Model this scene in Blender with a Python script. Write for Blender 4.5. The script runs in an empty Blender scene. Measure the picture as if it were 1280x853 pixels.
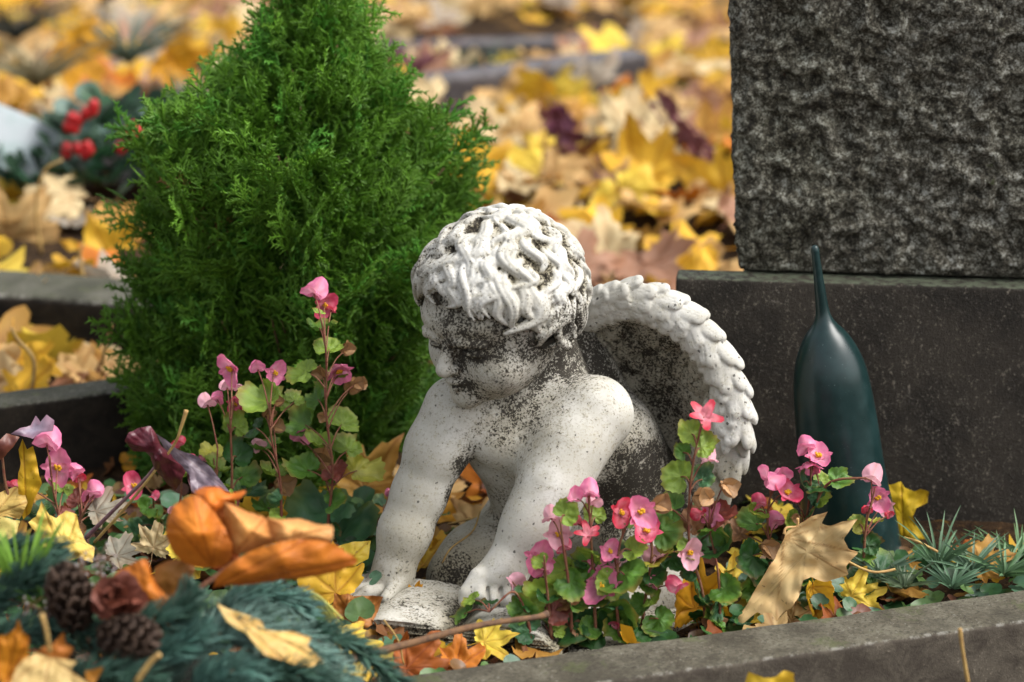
import bpy, math, random
import numpy as np
from mathutils import Vector, Matrix

SC = bpy.context.scene
COL = SC.collection
R = math.radians
rng = np.random.default_rng(7)
random.seed(7)

# ------------------------------------------------------------------ camera geometry
CAMH, PITCH, LENS = 1.08, R(17.0), 85.0
FPX = LENS / 36.0 * 1280.0
def ray(px, py):
    u, v = (px - 640) / FPX, (426.5 - py) / FPX
    c, s = math.cos(PITCH), math.sin(PITCH)
    return np.array([u, c + v * s, -s + v * c])
def P(px, py, y):
    """point of the place seen at a photo position, at distance y in front of the camera"""
    r = ray(px, py)
    return np.array([0, 0, CAMH]) + r * (y / r[1])
def G(px, py, z=0.0):
    r = ray(px, py)
    return np.array([0, 0, CAMH]) + r * ((z - CAMH) / r[2])

# ------------------------------------------------------------------ objects
def tag(o, label=None, cat=None, group=None, kind=None):
    if label: o['label'] = label
    if cat: o['category'] = cat
    if group: o['group'] = group
    if kind: o['kind'] = kind
    return o
def thing(name, loc, label, cat, group=None):
    o = bpy.data.objects.new(name, None)
    o.empty_display_size = 0.02
    COL.objects.link(o)
    o.location = tuple(float(c) for c in loc)
    return tag(o, label, cat, group)
def mesh_data(name, v, f, mat=None, smooth=True, attrs=None):
    """v (n,3); f: list/array of faces (arrays with equal length, or list of such arrays)"""
    me = bpy.data.meshes.new(name)
    v = np.asarray(v, dtype=np.float32)
    if isinstance(f, np.ndarray): f = [f]
    elif len(f) and not isinstance(f[0], np.ndarray):
        by = {}
        for q in f: by.setdefault(len(q), []).append(q)
        f = [np.array(x) for x in by.values()]
    f = [x for x in f if len(x)]
    idx = np.concatenate([x.ravel() for x in f]).astype(np.int32)
    tot = np.concatenate([np.full(len(x), x.shape[1]) for x in f]).astype(np.int32)
    start = np.concatenate([[0], np.cumsum(tot)[:-1]]).astype(np.int32)
    me.vertices.add(len(v)); me.vertices.foreach_set('co', v.ravel())
    me.loops.add(len(idx)); me.loops.foreach_set('vertex_index', idx)
    me.polygons.add(len(tot)); me.polygons.foreach_set('loop_start', start)
    me.update(calc_edges=True)
    me.validate()
    me.polygons.foreach_set('use_smooth', np.full(len(me.polygons), smooth))
    if attrs:
        for k, a in attrs.items():
            a = np.asarray(a, dtype=np.float32)
            if a.ndim == 1:
                at = me.attributes.new(k, 'FLOAT', 'POINT'); at.data.foreach_set('value', a)
            elif a.shape[1] == 3:
                at = me.attributes.new(k, 'FLOAT_COLOR', 'POINT')
                at.data.foreach_set('color', np.concatenate([a, np.ones((len(a), 1), np.float32)], 1).ravel())
    if mat: me.materials.append(mat)
    return me
def obj(name, v, f, mat, parent=None, smooth=True, attrs=None):
    """mesh from WORLD coordinates; origin goes to its parent's base or to its own middle"""
    v = np.asarray(v, dtype=np.float64)
    if parent is not None:
        me = mesh_data(name, v - world_loc(parent), f, mat, smooth, attrs)
        o = bpy.data.objects.new(name, me); COL.objects.link(o); o.parent = parent
    else:
        c = np.array([(v[:, 0].min() + v[:, 0].max()) / 2, (v[:, 1].min() + v[:, 1].max()) / 2, v[:, 2].min()])
        me = mesh_data(name, v - c, f, mat, smooth, attrs)
        o = bpy.data.objects.new(name, me); COL.objects.link(o); o.location = tuple(c)
    return o
def world_loc(o):
    p = np.array(o.location)
    while o.parent is not None:
        o = o.parent; p = p + np.array(o.location)
    return p
def place(name, me, M, parent=None):
    """link shared mesh data with a world matrix (parents are only translated)"""
    o = bpy.data.objects.new(name, me); COL.objects.link(o)
    if parent is not None:
        o.parent = parent
        M = Matrix.Translation(Vector(-world_loc(parent))) @ M
    o.matrix_local = M
    return o

# ------------------------------------------------------------------ numpy noise
def _hash(ix, iy, iz, seed):
    h = (ix.astype(np.int64) * 374761393 + iy.astype(np.int64) * 668265263 + iz.astype(np.int64) * 2147483647 + seed * 1274126177) & 0xffffffff
    h = ((h ^ (h >> 13)) * 1274126177) & 0xffffffff
    h = ((h ^ (h >> 16)) * 2246822519) & 0xffffffff
    return ((h ^ (h >> 15)) & 0xffffff) / float(0xffffff)
def vnoise(p, scale, seed=0):
    q = np.asarray(p) * scale
    i = np.floor(q); f = q - i; f = f * f * (3 - 2 * f)
    i = i.astype(np.int64); r = 0
    for dx in (0, 1):
        wx = f[:, 0] if dx else 1 - f[:, 0]
        for dy in (0, 1):
            wy = f[:, 1] if dy else 1 - f[:, 1]
            for dz in (0, 1):
                wz = f[:, 2] if dz else 1 - f[:, 2]
                r = r + wx * wy * wz * _hash(i[:, 0] + dx, i[:, 1] + dy, i[:, 2] + dz, seed)
    return r * 2 - 1
def fbm(p, scale, octaves=4, seed=0, gain=0.5):
    r, a, t = 0, 1.0, 0
    for k in range(octaves):
        r = r + a * vnoise(p, scale * 2.03 ** k, seed + k * 17); t += a; a *= gain
    return r / t

# ------------------------------------------------------------------ shapes
class MB:
    """mesh collector"""
    def __init__(s): s.v = []; s.f = []; s.a = {}; s.n = 0
    def add(s, v, f, **at):
        v = np.asarray(v, dtype=np.float64)
        if isinstance(f, np.ndarray): f = [f]
        for x in f: s.f.append(np.asarray(x) + s.n)
        s.v.append(v)
        for k, a in at.items():
            a = np.asarray(a, dtype=np.float32)
            if a.ndim == 0: a = np.full(len(v), a)
            elif a.ndim == 1 and len(a) == 3 and k.startswith('col'): a = np.tile(a, (len(v), 1))
            s.a.setdefault(k, []).append(a)
        s.n += len(v)
    def out(s):
        by = {}
        for x in s.f: by.setdefault(x.shape[1], []).append(x)
        return np.concatenate(s.v), [np.concatenate(x) for x in by.values()], {k: np.concatenate(a) for k, a in s.a.items()}
    def build(s, name, mat, parent=None, smooth=True):
        v, f, a = s.out()
        return obj(name, v, f, mat, parent, smooth, a)
def nrm(v):
    v = np.asarray(v, dtype=float); return v / (np.linalg.norm(v) + 1e-12)
def spline(pts, n):
    """Catmull-Rom through points, n samples"""
    p = np.asarray(pts, dtype=float)
    if len(p) == 2:
        t = np.linspace(0, 1, n)[:, None]; return p[0] * (1 - t) + p[1] * t
    q = np.vstack([2 * p[0] - p[1], p, 2 * p[-1] - p[-2]])
    t = np.linspace(0, len(p) - 1 - 1e-9, n); i = t.astype(int); f = (t - i)[:, None]
    a, b, c, d = q[i], q[i + 1], q[i + 2], q[i + 3]
    return 0.5 * ((2 * b) + (c - a) * f + (2 * a - 5 * b + 4 * c - d) * f ** 2 + (3 * b - a - 3 * c + d) * f ** 3)
def tube(pts, rad, sides=6, n=None, caps=True):
    p = spline(pts, n) if n else np.asarray(pts, dtype=float)
    m = len(p)
    rad = np.asarray(rad, dtype=float)
    if rad.ndim == 0: rad = np.full(m, rad)
    elif len(rad) != m: rad = np.interp(np.linspace(0, 1, m), np.linspace(0, 1, len(rad)), rad)
    t = np.gradient(p, axis=0); t /= np.linalg.norm(t, axis=1)[:, None] + 1e-12
    ref = np.array([0, 0, 1.0]) if abs(t[0, 2]) < 0.9 else np.array([1.0, 0, 0])
    x = np.empty_like(p); y = np.empty_like(p)
    a = nrm(np.cross(ref, t[0]))
    for i in range(m):
        a = nrm(a - t[i] * np.dot(a, t[i])); x[i] = a; y[i] = np.cross(t[i], a)
    th = np.linspace(0, 2 * math.pi, sides, endpoint=False)
    v = p[:, None] + rad[:, None, None] * (np.cos(th)[None, :, None] * x[:, None] + np.sin(th)[None, :, None] * y[:, None])
    v = v.reshape(-1, 3)
    i = np.arange(m - 1)[:, None] * sides; j = np.arange(sides)[None]; k = (j + 1) % sides
    f = [np.stack([i + j, i + k, i + sides + k, i + sides + j], -1).reshape(-1, 4)]
    if caps:
        v = np.vstack([v, p[0], p[-1]]); n0 = m * sides
        jj = np.arange(sides); kk = (jj + 1) % sides
        f.append(np.concatenate([np.stack([kk, jj, np.full(sides, n0)], -1), np.stack([n0 - sides + jj, n0 - sides + kk, np.full(sides, n0 + 1)], -1)]))
    return v, f
def lathe(prof, seg=48):
    """prof: (r,z) list -> verts, faces about z"""
    prof = np.asarray(prof, dtype=float); m = len(prof)
    th = np.linspace(0, 2 * math.pi, seg, endpoint=False)
    v = np.stack([prof[:, 0:1] * np.cos(th), prof[:, 0:1] * np.sin(th), np.repeat(prof[:, 1:2], seg, 1)], -1).reshape(-1, 3)
    i = np.arange(m - 1)[:, None] * seg; j = np.arange(seg)[None]; k = (j + 1) % seg
    return v, [np.stack([i + j, i + k, i + seg + k, i + seg + j], -1).reshape(-1, 4)]
def rbox(sx, sy, sz, r=0.004, step=0.01):
    """closed box with rounded edges on a fine grid, centred; each face its own grid, sharing edge positions"""
    V, F, n = [], [], 0
    S = np.array([sx, sy, sz]) / 2
    for ax in range(3):
        for sg in (-1, 1):
            a, b = [(1, 2), (2, 0), (0, 1)][ax]
            def line(h):
                k = max(2, int(round(2 * (h - r) / step)) + 1)
                mid = np.linspace(-h + r, h - r, k)
                e = [-h, -h + r * .29, -h + r * .62]
                return np.array(e + list(mid) + [-x for x in e[::-1]])
            la, lb = line(S[a]), line(S[b])
            A, B = np.meshgrid(la, lb, indexing='ij')
            p = np.zeros(A.shape + (3,)); p[..., ax] = sg * S[ax]; p[..., a] = A; p[..., b] = B
            p = p.reshape(-1, 3)
            c = np.clip(p, -(S - r), S - r); d = p - c
            p = c + r * d / (np.linalg.norm(d, axis=1)[:, None] + 1e-12)
            na, nb = A.shape
            i = (np.arange(na - 1)[:, None] * nb + np.arange(nb - 1)[None]).ravel()
            q = np.stack([i, i + nb, i + nb + 1, i + 1], -1)
            if sg < 0: q = q[:, ::-1]
            V.append(p); F.append(q + n); n += len(p)
    V = np.concatenate(V); F = np.concatenate(F)
    # weld
    key = np.round(V * 2e5).astype(np.int64)
    _, ix, inv = np.unique(key, axis=0, return_index=True, return_inverse=True)
    return V[ix], [inv.ravel()[F]]
def frame(Y, N):
    """matrix columns X,Y,Z with Y along Y and Z near N"""
    Y = nrm(Y); X = nrm(np.cross(Y, N)); Z = np.cross(X, Y)
    return np.stack([X, Y, Z], 1)
def mat4(loc, Rm, s=1.0):
    M = Matrix.Identity(4)
    for i in range(3):
        for j in range(3): M[i][j] = float(Rm[i][j] * s)
        M[i][3] = float(loc[i])
    return M

# ------------------------------------------------------------------ materials
class NT:
    def __init__(s, name):
        s.m = bpy.data.materials.new(name); s.m.use_nodes = True
        s.t = s.m.node_tree; s.bsdf = s.t.nodes['Principled BSDF']; s.out = s.t.nodes['Material Output']
        s.tc = s.t.nodes.new('ShaderNodeTexCoord').outputs['Object']
    def put(s, sock, v):
        if isinstance(v, bpy.types.NodeSocket): s.t.links.new(v, sock)
        elif v is not None:
            if sock.type == 'RGBA' and len(v) == 3: v = tuple(v) + (1,)
            sock.default_value = v
    def n(s, typ, ins=None, out=0, **props):
        nd = s.t.nodes.new(typ)
        for k, v in props.items(): setattr(nd, k, v)
        for k, v in (ins or {}).items(): s.put(nd.inputs[k], v)
        return nd.outputs[out]
    def noise(s, scale, detail=4, rough=.55, vec=None, dist=0.0, out=0):
        return s.n('ShaderNodeTexNoise', {'Vector': vec or s.tc, 'Scale': scale, 'Detail': detail, 'Roughness': rough, 'Distortion': dist}, out=out)
    def voro(s, scale, feature='F1', vec=None, out=0, rand=1.0):
        return s.n('ShaderNodeTexVoronoi', {'Vector': vec or s.tc, 'Scale': scale, 'Randomness': rand}, out=out, feature=feature)
    def math(s, op, a, b=0.0, c=None, clamp=False):
        return s.n('ShaderNodeMath', {0: a, 1: b, **({2: c} if c is not None else {})}, operation=op, use_clamp=clamp)
    def step(s, v, lo, hi, a=0.0, b=1.0):
        return s.n('ShaderNodeMapRange', {0: v, 1: lo, 2: hi, 3: a, 4: b}, clamp=True, interpolation_type='SMOOTHSTEP')
    def mix(s, f, a, b, blend='MIX'):
        nd = s.t.nodes.new('ShaderNodeMix'); nd.data_type = 'RGBA'; nd.blend_type = blend
        s.put(nd.inputs[0], f); s.put(nd.inputs[6], a); s.put(nd.inputs[7], b)
        return nd.outputs[2]
    def ramp(s, f, stops, interp='LINEAR'):
        nd = s.t.nodes.new('ShaderNodeValToRGB'); cr = nd.color_ramp; cr.interpolation = interp
        while len(cr.elements) < len(stops): cr.elements.new(0.5)
        for e, (p, c) in zip(cr.elements, stops): e.position = p; e.color = tuple(c) + (1,)
        s.put(nd.inputs[0], f); return nd.outputs[0]
    def attr(s, name, out=0):
        return s.n('ShaderNodeAttribute', {}, out=out, attribute_name=name)
    def stretch(s, x, y, z):
        return s.n('ShaderNodeMapping', {'Vector': s.tc, 'Scale': (x, y, z)})
    def bump(s, h, strength=.5, dist=.002, normal=None):
        return s.n('ShaderNodeBump', {'Height': h, 'Strength': strength, 'Distance': dist, **({'Normal': normal} if normal else {})})
    def fin(s, col, rough=.7, normal=None, spec=.3, transl=0.0, tcol=None, sheen=None, coat=None):
        b = s.bsdf
        s.put(b.inputs['Base Color'], col); s.put(b.inputs['Roughness'], rough)
        b.inputs['Specular IOR Level'].default_value = spec
        if normal: s.put(b.inputs['Normal'], normal)
        if coat: b.inputs['Coat Weight'].default_value = coat; b.inputs['Coat Roughness'].default_value = .25
        if transl:
            tr = s.t.nodes.new('ShaderNodeBsdfTranslucent'); s.put(tr.inputs[0], tcol or col)
            mx = s.t.nodes.new('ShaderNodeMixShader'); mx.inputs[0].default_value = transl
            s.t.links.new(b.outputs[0], mx.inputs[1]); s.t.links.new(tr.outputs[0], mx.inputs[2])
            s.t.links.new(mx.outputs[0], s.out.inputs[0])
        return s.m

def m_statue():
    t = NT('weathered_stone')
    dirt_shade = t.attr('dirt_shade', 2); lich = t.attr('lichen', 2)
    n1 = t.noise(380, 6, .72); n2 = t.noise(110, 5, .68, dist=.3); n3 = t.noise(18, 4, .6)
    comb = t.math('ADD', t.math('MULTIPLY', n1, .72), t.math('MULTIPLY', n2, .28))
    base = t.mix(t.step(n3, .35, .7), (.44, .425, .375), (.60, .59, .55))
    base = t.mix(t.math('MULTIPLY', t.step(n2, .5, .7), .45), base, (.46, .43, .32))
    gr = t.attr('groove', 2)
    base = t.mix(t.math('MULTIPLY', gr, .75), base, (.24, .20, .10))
    gray = t.step(t.math('ADD', comb, t.math('MULTIPLY', dirt_shade, .25)), .54, .70)
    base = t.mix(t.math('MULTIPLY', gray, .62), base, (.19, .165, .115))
    blk = t.step(t.math('ADD', comb, t.math('MULTIPLY', dirt_shade, .235)), .65, .685)
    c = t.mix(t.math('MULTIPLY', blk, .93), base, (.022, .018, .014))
    # lichen dots scattered on the washed parts
    vd = t.voro(150); vc = t.n('ShaderNodeSeparateColor', {0: t.voro(150, out=1)}, out=0)
    lim = t.math('MULTIPLY', t.step(vc, .66, 1.0), .25)
    n3b = t.noise(9, 4, .6)
    dot = t.math('MULTIPLY', t.math('LESS_THAN', t.math('ADD', vd, t.math('MULTIPLY', t.math('SUBTRACT', n1, .5), 1.1)), lim), t.step(n3, .30, .46))
    c = t.mix(t.math('MULTIPLY', dot, .85), c, (.05, .045, .04))
    ly = t.math('MULTIPLY', t.step(t.math('ADD', lich, t.math('MULTIPLY', t.math('SUBTRACT', n1, .5), 1.6)), .55, .72), .9)
    c = t.mix(ly, c, (.30, .24, .015))
    h = t.math('ADD', t.math('MULTIPLY', n1, .6), t.math('MULTIPLY', blk, -.5))
    return t.fin(c, .85, t.bump(h, .55, .0016), spec=.2)

def m_granite():
    t = NT('rough_granite')
    n1 = t.noise(190, 8, .84); n2 = t.noise(62, 7, .74, dist=.5); n3 = t.noise(7, 3, .6)
    v = t.n('ShaderNodeSeparateColor', {0: t.voro(420, out=1)}, out=1)
    k = t.math('ADD', t.math('MULTIPLY', n1, .5), t.math('ADD', t.math('MULTIPLY', n2, .55), t.math('MULTIPLY', v, .10)))
    c = t.ramp(k, [(.46, (.007, .006, .003)), (.535, (.036, .031, .020)), (.59, (.11, .10, .073)), (.65, (.29, .285, .24)), (.73, (.55, .56, .51))])
    c = t.mix(t.math('MULTIPLY', t.step(n3, .45, .7), .35), c, t.mix(1.0, c, (.70, .72, .55), 'MULTIPLY'))
    moss = t.math('MULTIPLY', t.step(t.noise(16, 5, .7), .66, .74), .5)
    c = t.mix(moss, c, (.07, .10, .02))
    return t.fin(c, .7, t.bump(t.math('ADD', n1, n2), .9, .004), spec=.35)

def m_plinth():
    t = NT('dark_plinth_stone')
    n1 = t.noise(340, 4, .8); n2 = t.noise(9, 5, .7); n4 = t.noise(90, 5, .7)
    vs = t.stretch(1, 1, .35)
    n3 = t.noise(150, 4, .75, vec=vs)
    c = t.mix(t.step(n2, .35, .65), (.017, .0135, .0095), (.042, .034, .025))
    sp = t.step(t.math('ADD', t.math('MULTIPLY', n1, .6), t.math('MULTIPLY', n3, .4)), .55, .63)
    c = t.mix(t.math('MULTIPLY', sp, .75), c, (.27, .235, .185))
    c = t.mix(t.math('MULTIPLY', t.step(n4, .60, .72), .35), c, (.15, .135, .11))
    # thin scratches: level lines of a stretched noise
    ns = t.noise(11, 5, .6, dist=1.2)
    ln = t.math('MULTIPLY', t.math('LESS_THAN', t.math('ABSOLUTE', t.math('SUBTRACT', ns, .55)), .0022), t.step(n1, .5, .56))
    c = t.mix(t.math('MULTIPLY', ln, .7), c, (.30, .27, .23))
    g = t.n('ShaderNodeNewGeometry', {}, out=1)
    top = t.step(t.n('ShaderNodeSeparateXYZ', {0: g}, out=2), .5, .85)
    c = t.mix(t.math('MULTIPLY', top, t.step(n4, .38, .58)), c, (.10, .115, .075))
    return t.fin(c, .72, t.bump(t.math('ADD', n1, n4), .9, .003), spec=.3)

def m_kerb(name, side, side2, top_c, top_c2, light_edge=.8):
    t = NT(name)
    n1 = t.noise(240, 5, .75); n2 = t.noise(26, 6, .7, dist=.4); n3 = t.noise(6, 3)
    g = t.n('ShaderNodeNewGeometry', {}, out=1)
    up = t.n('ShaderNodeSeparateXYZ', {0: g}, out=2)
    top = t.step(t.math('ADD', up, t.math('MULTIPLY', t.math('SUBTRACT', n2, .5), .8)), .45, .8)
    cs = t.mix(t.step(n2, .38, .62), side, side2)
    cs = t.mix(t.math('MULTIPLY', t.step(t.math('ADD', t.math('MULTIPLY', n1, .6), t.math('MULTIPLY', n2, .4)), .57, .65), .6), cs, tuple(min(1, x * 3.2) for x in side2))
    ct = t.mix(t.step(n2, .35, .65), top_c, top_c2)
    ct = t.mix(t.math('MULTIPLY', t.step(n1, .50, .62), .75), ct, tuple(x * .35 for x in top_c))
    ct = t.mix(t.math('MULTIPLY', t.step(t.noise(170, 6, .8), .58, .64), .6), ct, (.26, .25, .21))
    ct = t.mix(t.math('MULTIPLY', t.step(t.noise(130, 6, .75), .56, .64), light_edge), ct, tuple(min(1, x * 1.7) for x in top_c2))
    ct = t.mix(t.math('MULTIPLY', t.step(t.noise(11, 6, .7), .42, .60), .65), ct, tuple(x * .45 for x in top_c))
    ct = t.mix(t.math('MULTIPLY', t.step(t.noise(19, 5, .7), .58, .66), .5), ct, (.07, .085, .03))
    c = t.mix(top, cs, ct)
    # scuffed pale arris
    e = t.math('MULTIPLY', t.step(up, .25, .6), t.step(up, .98, .8))
    c = t.mix(t.math('MULTIPLY', t.math('MULTIPLY', e, t.step(t.noise(70, 6, .75), .48, .62)), .45), c, (.34, .33, .29))
    return t.fin(c, .85, t.bump(t.math('ADD', n1, n2), .7, .002), spec=.2)

def m_leaf(name='maple_leaf_blade', transl=.28, spots=.35, rough=.55, bump=.4):
    t = NT(name)
    col = t.attr('col'); vein = t.attr('vein', 2)
    n1 = t.noise(55, 5, .65); n2 = t.noise(220, 3, .6); n3 = t.noise(14, 4, .6)
    c = t.mix(t.math('MULTIPLY', t.step(n3, .42, .66), .45), col, t.mix(1.0, col, (.86, .62, .38), 'MULTIPLY'))
    c = t.mix(t.math('MULTIPLY', t.step(n1, .60, .72), spots), c, (.12, .05, .018))
    c = t.mix(t.math('MULTIPLY', t.step(n2, .66, .72), spots), c, (.07, .03, .012))
    c = t.mix(t.math('MULTIPLY', vein, .7), c, t.mix(1.0, c, (.58, .42, .30), 'MULTIPLY'))
    b = t.bump(t.math('ADD', t.math('MULTIPLY', vein, .8), t.math('MULTIPLY', n1, .6)), bump, .0012)
    return t.fin(c, rough, b, spec=.3, transl=transl)

def m_plant(name, transl=.25, rough=.42, nsc=90, var=(.55, .7, .5), spots=0.0, bump=.3, coat=None):
    t = NT(name)
    col = t.attr('col'); vein = t.attr('vein', 2)
    n1 = t.noise(nsc, 4, .6); n2 = t.noise(nsc * 4, 3, .6)
    c = t.mix(t.math('MULTIPLY', t.step(n1, .45, .68), .6), col, t.mix(1.0, col, var, 'MULTIPLY'))
    if spots: c = t.mix(t.math('MULTIPLY', t.step(n2, .66, .70), spots), c, (.05, .02, .012))
    c = t.mix(t.math('MULTIPLY', vein, .35), c, t.mix(1.0, c, (1.5, 1.35, 1.1), 'MULTIPLY'))
    return t.fin(c, rough, t.bump(t.math('ADD', t.math('MULTIPLY', vein, -.6), n1), bump, .001), spec=.4, transl=transl, coat=coat)

def m_simple(name, c1, c2, scale=60, rough=.7, bump=.3, dist=.001, spec=.3, speck=None, transl=0):
    t = NT(name)
    n1 = t.noise(scale, 5, .65); n2 = t.noise(scale * 6, 3, .6)
    c = t.mix(t.step(n1, .38, .62), c1, c2)
    if speck: c = t.mix(t.math('MULTIPLY', t.step(n2, .66, .70), speck[1]), c, speck[0])
    return t.fin(c, rough, t.bump(t.math('ADD', n1, n2), bump, dist), spec=spec, transl=transl)

M = {}
M['stone'] = m_statue(); M['granite'] = m_granite(); M['plinth'] = m_plinth()
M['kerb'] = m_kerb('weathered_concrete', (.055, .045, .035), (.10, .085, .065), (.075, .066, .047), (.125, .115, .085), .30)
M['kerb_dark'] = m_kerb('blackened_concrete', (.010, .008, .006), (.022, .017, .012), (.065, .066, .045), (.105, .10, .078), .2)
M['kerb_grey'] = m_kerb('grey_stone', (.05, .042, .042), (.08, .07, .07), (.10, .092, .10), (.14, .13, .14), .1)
M['leaf'] = m_leaf(); M['leaf_far'] = m_leaf('far_maple_leaf_blade', .25, .2, .6, .1)
M['leaf_hero'] = m_leaf('dry_leaf_blade', .15, .55, .5, .7)
M['purple_leaf'] = m_plant('dark_purple_leaf', .08, .38, 90, (.6, .5, .6), .3, .5)
M['curl'] = m_leaf('curled_leaf_blade', .22, .4, .55, 1.0)
M['begonia_leaf'] = m_plant('begonia_leaf_blade', .25, .38, 110, (.75, .65, .45), .5, .35)
M['petal'] = m_plant('begonia_petal', .35, .5, 130, (.95, .62, .75), 0, .2)
M['stem'] = m_simple('reddish_stem', (.16, .045, .03), (.20, .10, .05), 120)
M['frond'] = m_plant('conifer_spray', .22, .5, 60, (.7, .75, .6), 0, .1)
M['needle'] = m_plant('fir_needle', .1, .42, 60, (.6, .8, .8), 0, .1)
M['bark'] = m_simple('twig_bark', (.16, .085, .04), (.09, .05, .03), 90, .8)
M['straw'] = m_simple('dry_stalk', (.45, .30, .10), (.33, .20, .07), 80, .6)
M['soil'] = m_simple('dark_soil', (.022, .014, .009), (.05, .033, .02), 60, .95, 1, .006)
M['cone'] = m_simple('pine_cone_scale', (.030, .017, .011), (.07, .042, .027), 90, .7, .5)
# ------------------------------------------------------------------ camera, light, sky
cam = bpy.data.cameras.new('camera'); co = bpy.data.objects.new('camera', cam); COL.objects.link(co)
co.location = (0, 0, CAMH); co.rotation_euler = (R(90) - PITCH, 0, 0)
cam.lens = LENS; cam.sensor_width = 36; cam.clip_start = .05; cam.clip_end = 500
cam.dof.use_dof = True
cam.dof.focus_distance = 2.68; cam.dof.aperture_fstop = 3.1; cam.dof.aperture_blades = 0
SC.camera = co
SUN_EL, SUN_AZ = 54.0, 98.0     # azimuth measured clockwise from +Y (high sun from the right)
w = bpy.data.worlds.new('World'); SC.world = w; w.use_nodes = True
bg = w.node_tree.nodes['Background']
sky = w.node_tree.nodes.new('ShaderNodeTexSky'); sky.sky_type = 'NISHITA'; sky.sun_disc = False
sky.sun_elevation = R(SUN_EL); sky.sun_rotation = R(SUN_AZ); sky.dust_density = 4.0; sky.ozone_density = .6; sky.air_density = 1.0
hs = w.node_tree.nodes.new('ShaderNodeHueSaturation'); hs.inputs['Saturation'].default_value = .25
w.node_tree.links.new(sky.outputs[0], hs.inputs['Color']); w.node_tree.links.new(hs.outputs[0], bg.inputs[0]); bg.inputs[1].default_value = .15
sl = bpy.data.lights.new('sun', 'SUN'); so = bpy.data.objects.new('sun', sl); COL.objects.link(so)
sl.energy = 1.5; sl.angle = R(38); sl.color = (1.0, .965, .915)
d = Vector((math.sin(R(SUN_AZ)) * math.cos(R(SUN_EL)), math.cos(R(SUN_AZ)) * math.cos(R(SUN_EL)), math.sin(R(SUN_EL))))
so.rotation_euler = d.to_track_quat('Z', 'Y').to_euler()
SC.view_settings.view_transform = 'Standard'; SC.view_settings.look = 'None'
SC.view_settings.gamma = 1; SC.view_settings.exposure = 1.0
SC.cycles.max_bounces = 6; SC.cycles.transparent_max_bounces = 8
SC.cycles.use_denoising = True

# ------------------------------------------------------------------ ground
def line_y(a, b, x):                     # y of a kerb line at x
    return a[1] + (b[1] - a[1]) * (x - a[0]) / (b[0] - a[0])
KF_A, KF_B = G(520, 853, .035), G(1280, 742, .035)      # near kerb, back edge of its top
K1_A, K1_B = P(0, 507, 2.90), P(190, 484, 2.985)        # first kerb behind, front edge of its top
def gnoise(p): return fbm(p, 5, 4, 3)
def ground_z(x, y):
    p = np.stack([x, y, 0 * x], 1)
    near = line_y(KF_A, KF_B, x) - .04
    z = np.where(y < near, -.085, 0.0)
    back = np.clip((y - (line_y(K1_A, K1_B, x) + .10)) / .7, 0, 1)
    z = z + .09 * back * back * (3 - 2 * back)
    far = np.clip((y - 5) / 12, 0, 1)
    z = z + gnoise(p) * (.012 + .5 * far)
    z = z + fbm(p, 40, 3, 9) * .004
    return z
def axis(lo, hi, step, far, grow=1.35):
    a = list(np.arange(lo, hi, step)); s = step
    while a[-1] < far: s *= grow; a.append(a[-1] + s)
    s = step; b = [a[0]]
    while b[-1] > -far: s *= grow; b.append(b[-1] - s)
    return np.array(b[:0:-1] + a)
gx, gy = axis(-1.6, 1.7, .018, 150), axis(1.7, 7.0, .018, 150)
X, Y = np.meshgrid(gx, gy, indexing='ij')
x, y = X.ravel(), Y.ravel(); z = ground_z(x, y)
i = (np.arange(len(gx) - 1)[:, None] * len(gy) + np.arange(len(gy) - 1)[None]).ravel()
F = np.stack([i, i + len(gy), i + len(gy) + 1, i + 1], -1)
t = NT('ground_litter_soil')
n1 = t.noise(30, 6, .7); n2 = t.noise(200, 4, .7); n3 = t.noise(3, 4)
c = t.mix(t.step(n1, .4, .62), (.022, .014, .009), (.06, .035, .018))
c = t.mix(t.math('MULTIPLY', t.step(n2, .55, .66), .6), c, (.16, .09, .035))
c = t.mix(t.math('MULTIPLY', t.step(t.noise(14, 5, .7), .56, .62), .6), c, (.26, .14, .03))
gm = t.fin(c, .95, t.bump(t.math('ADD', n1, n2), 1, .008), spec=.1)
o = obj('ground', np.stack([x, y, z], 1), F, gm); tag(o, kind='structure')

def kerb(name, A, B, wid, hgt, mat, label, seed, group=None, cat='kerb', ext=(0, 0), rough=.0022, r=.006):
    """A,B: front top edge; extends back by wid and down by hgt"""
    A = np.array(A, float); B = np.array(B, float)
    u = nrm(np.array([B[0] - A[0], B[1] - A[1], 0])); A = A - u * ext[0]; B = B + u * ext[1]
    L = np.linalg.norm((B - A)[:2]); nb = np.array([-u[1], u[0], 0])
    v, f = rbox(L, wid, hgt, r, .008)
    v = v + (fbm(v, 30, 4, seed)[:, None] * nrm1(v)) * rough + (fbm(v, 6, 2, seed + 3)[:, None] * nrm1(v)) * rough
    mid = (A + B) / 2; ztop = (A[2] + B[2]) / 2; slope = (B[2] - A[2]) / L
    w_ = mid + v[:, 0:1] * u + (v[:, 1:2] + wid / 2) * nb
    w_[:, 2] = ztop + v[:, 2] - hgt / 2 + slope * v[:, 0]
    o = obj(name, w_, f, mat); return tag(o, label, cat, group)
def nrm1(v): return v / (np.linalg.norm(v, axis=1)[:, None] + 1e-9)

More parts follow.
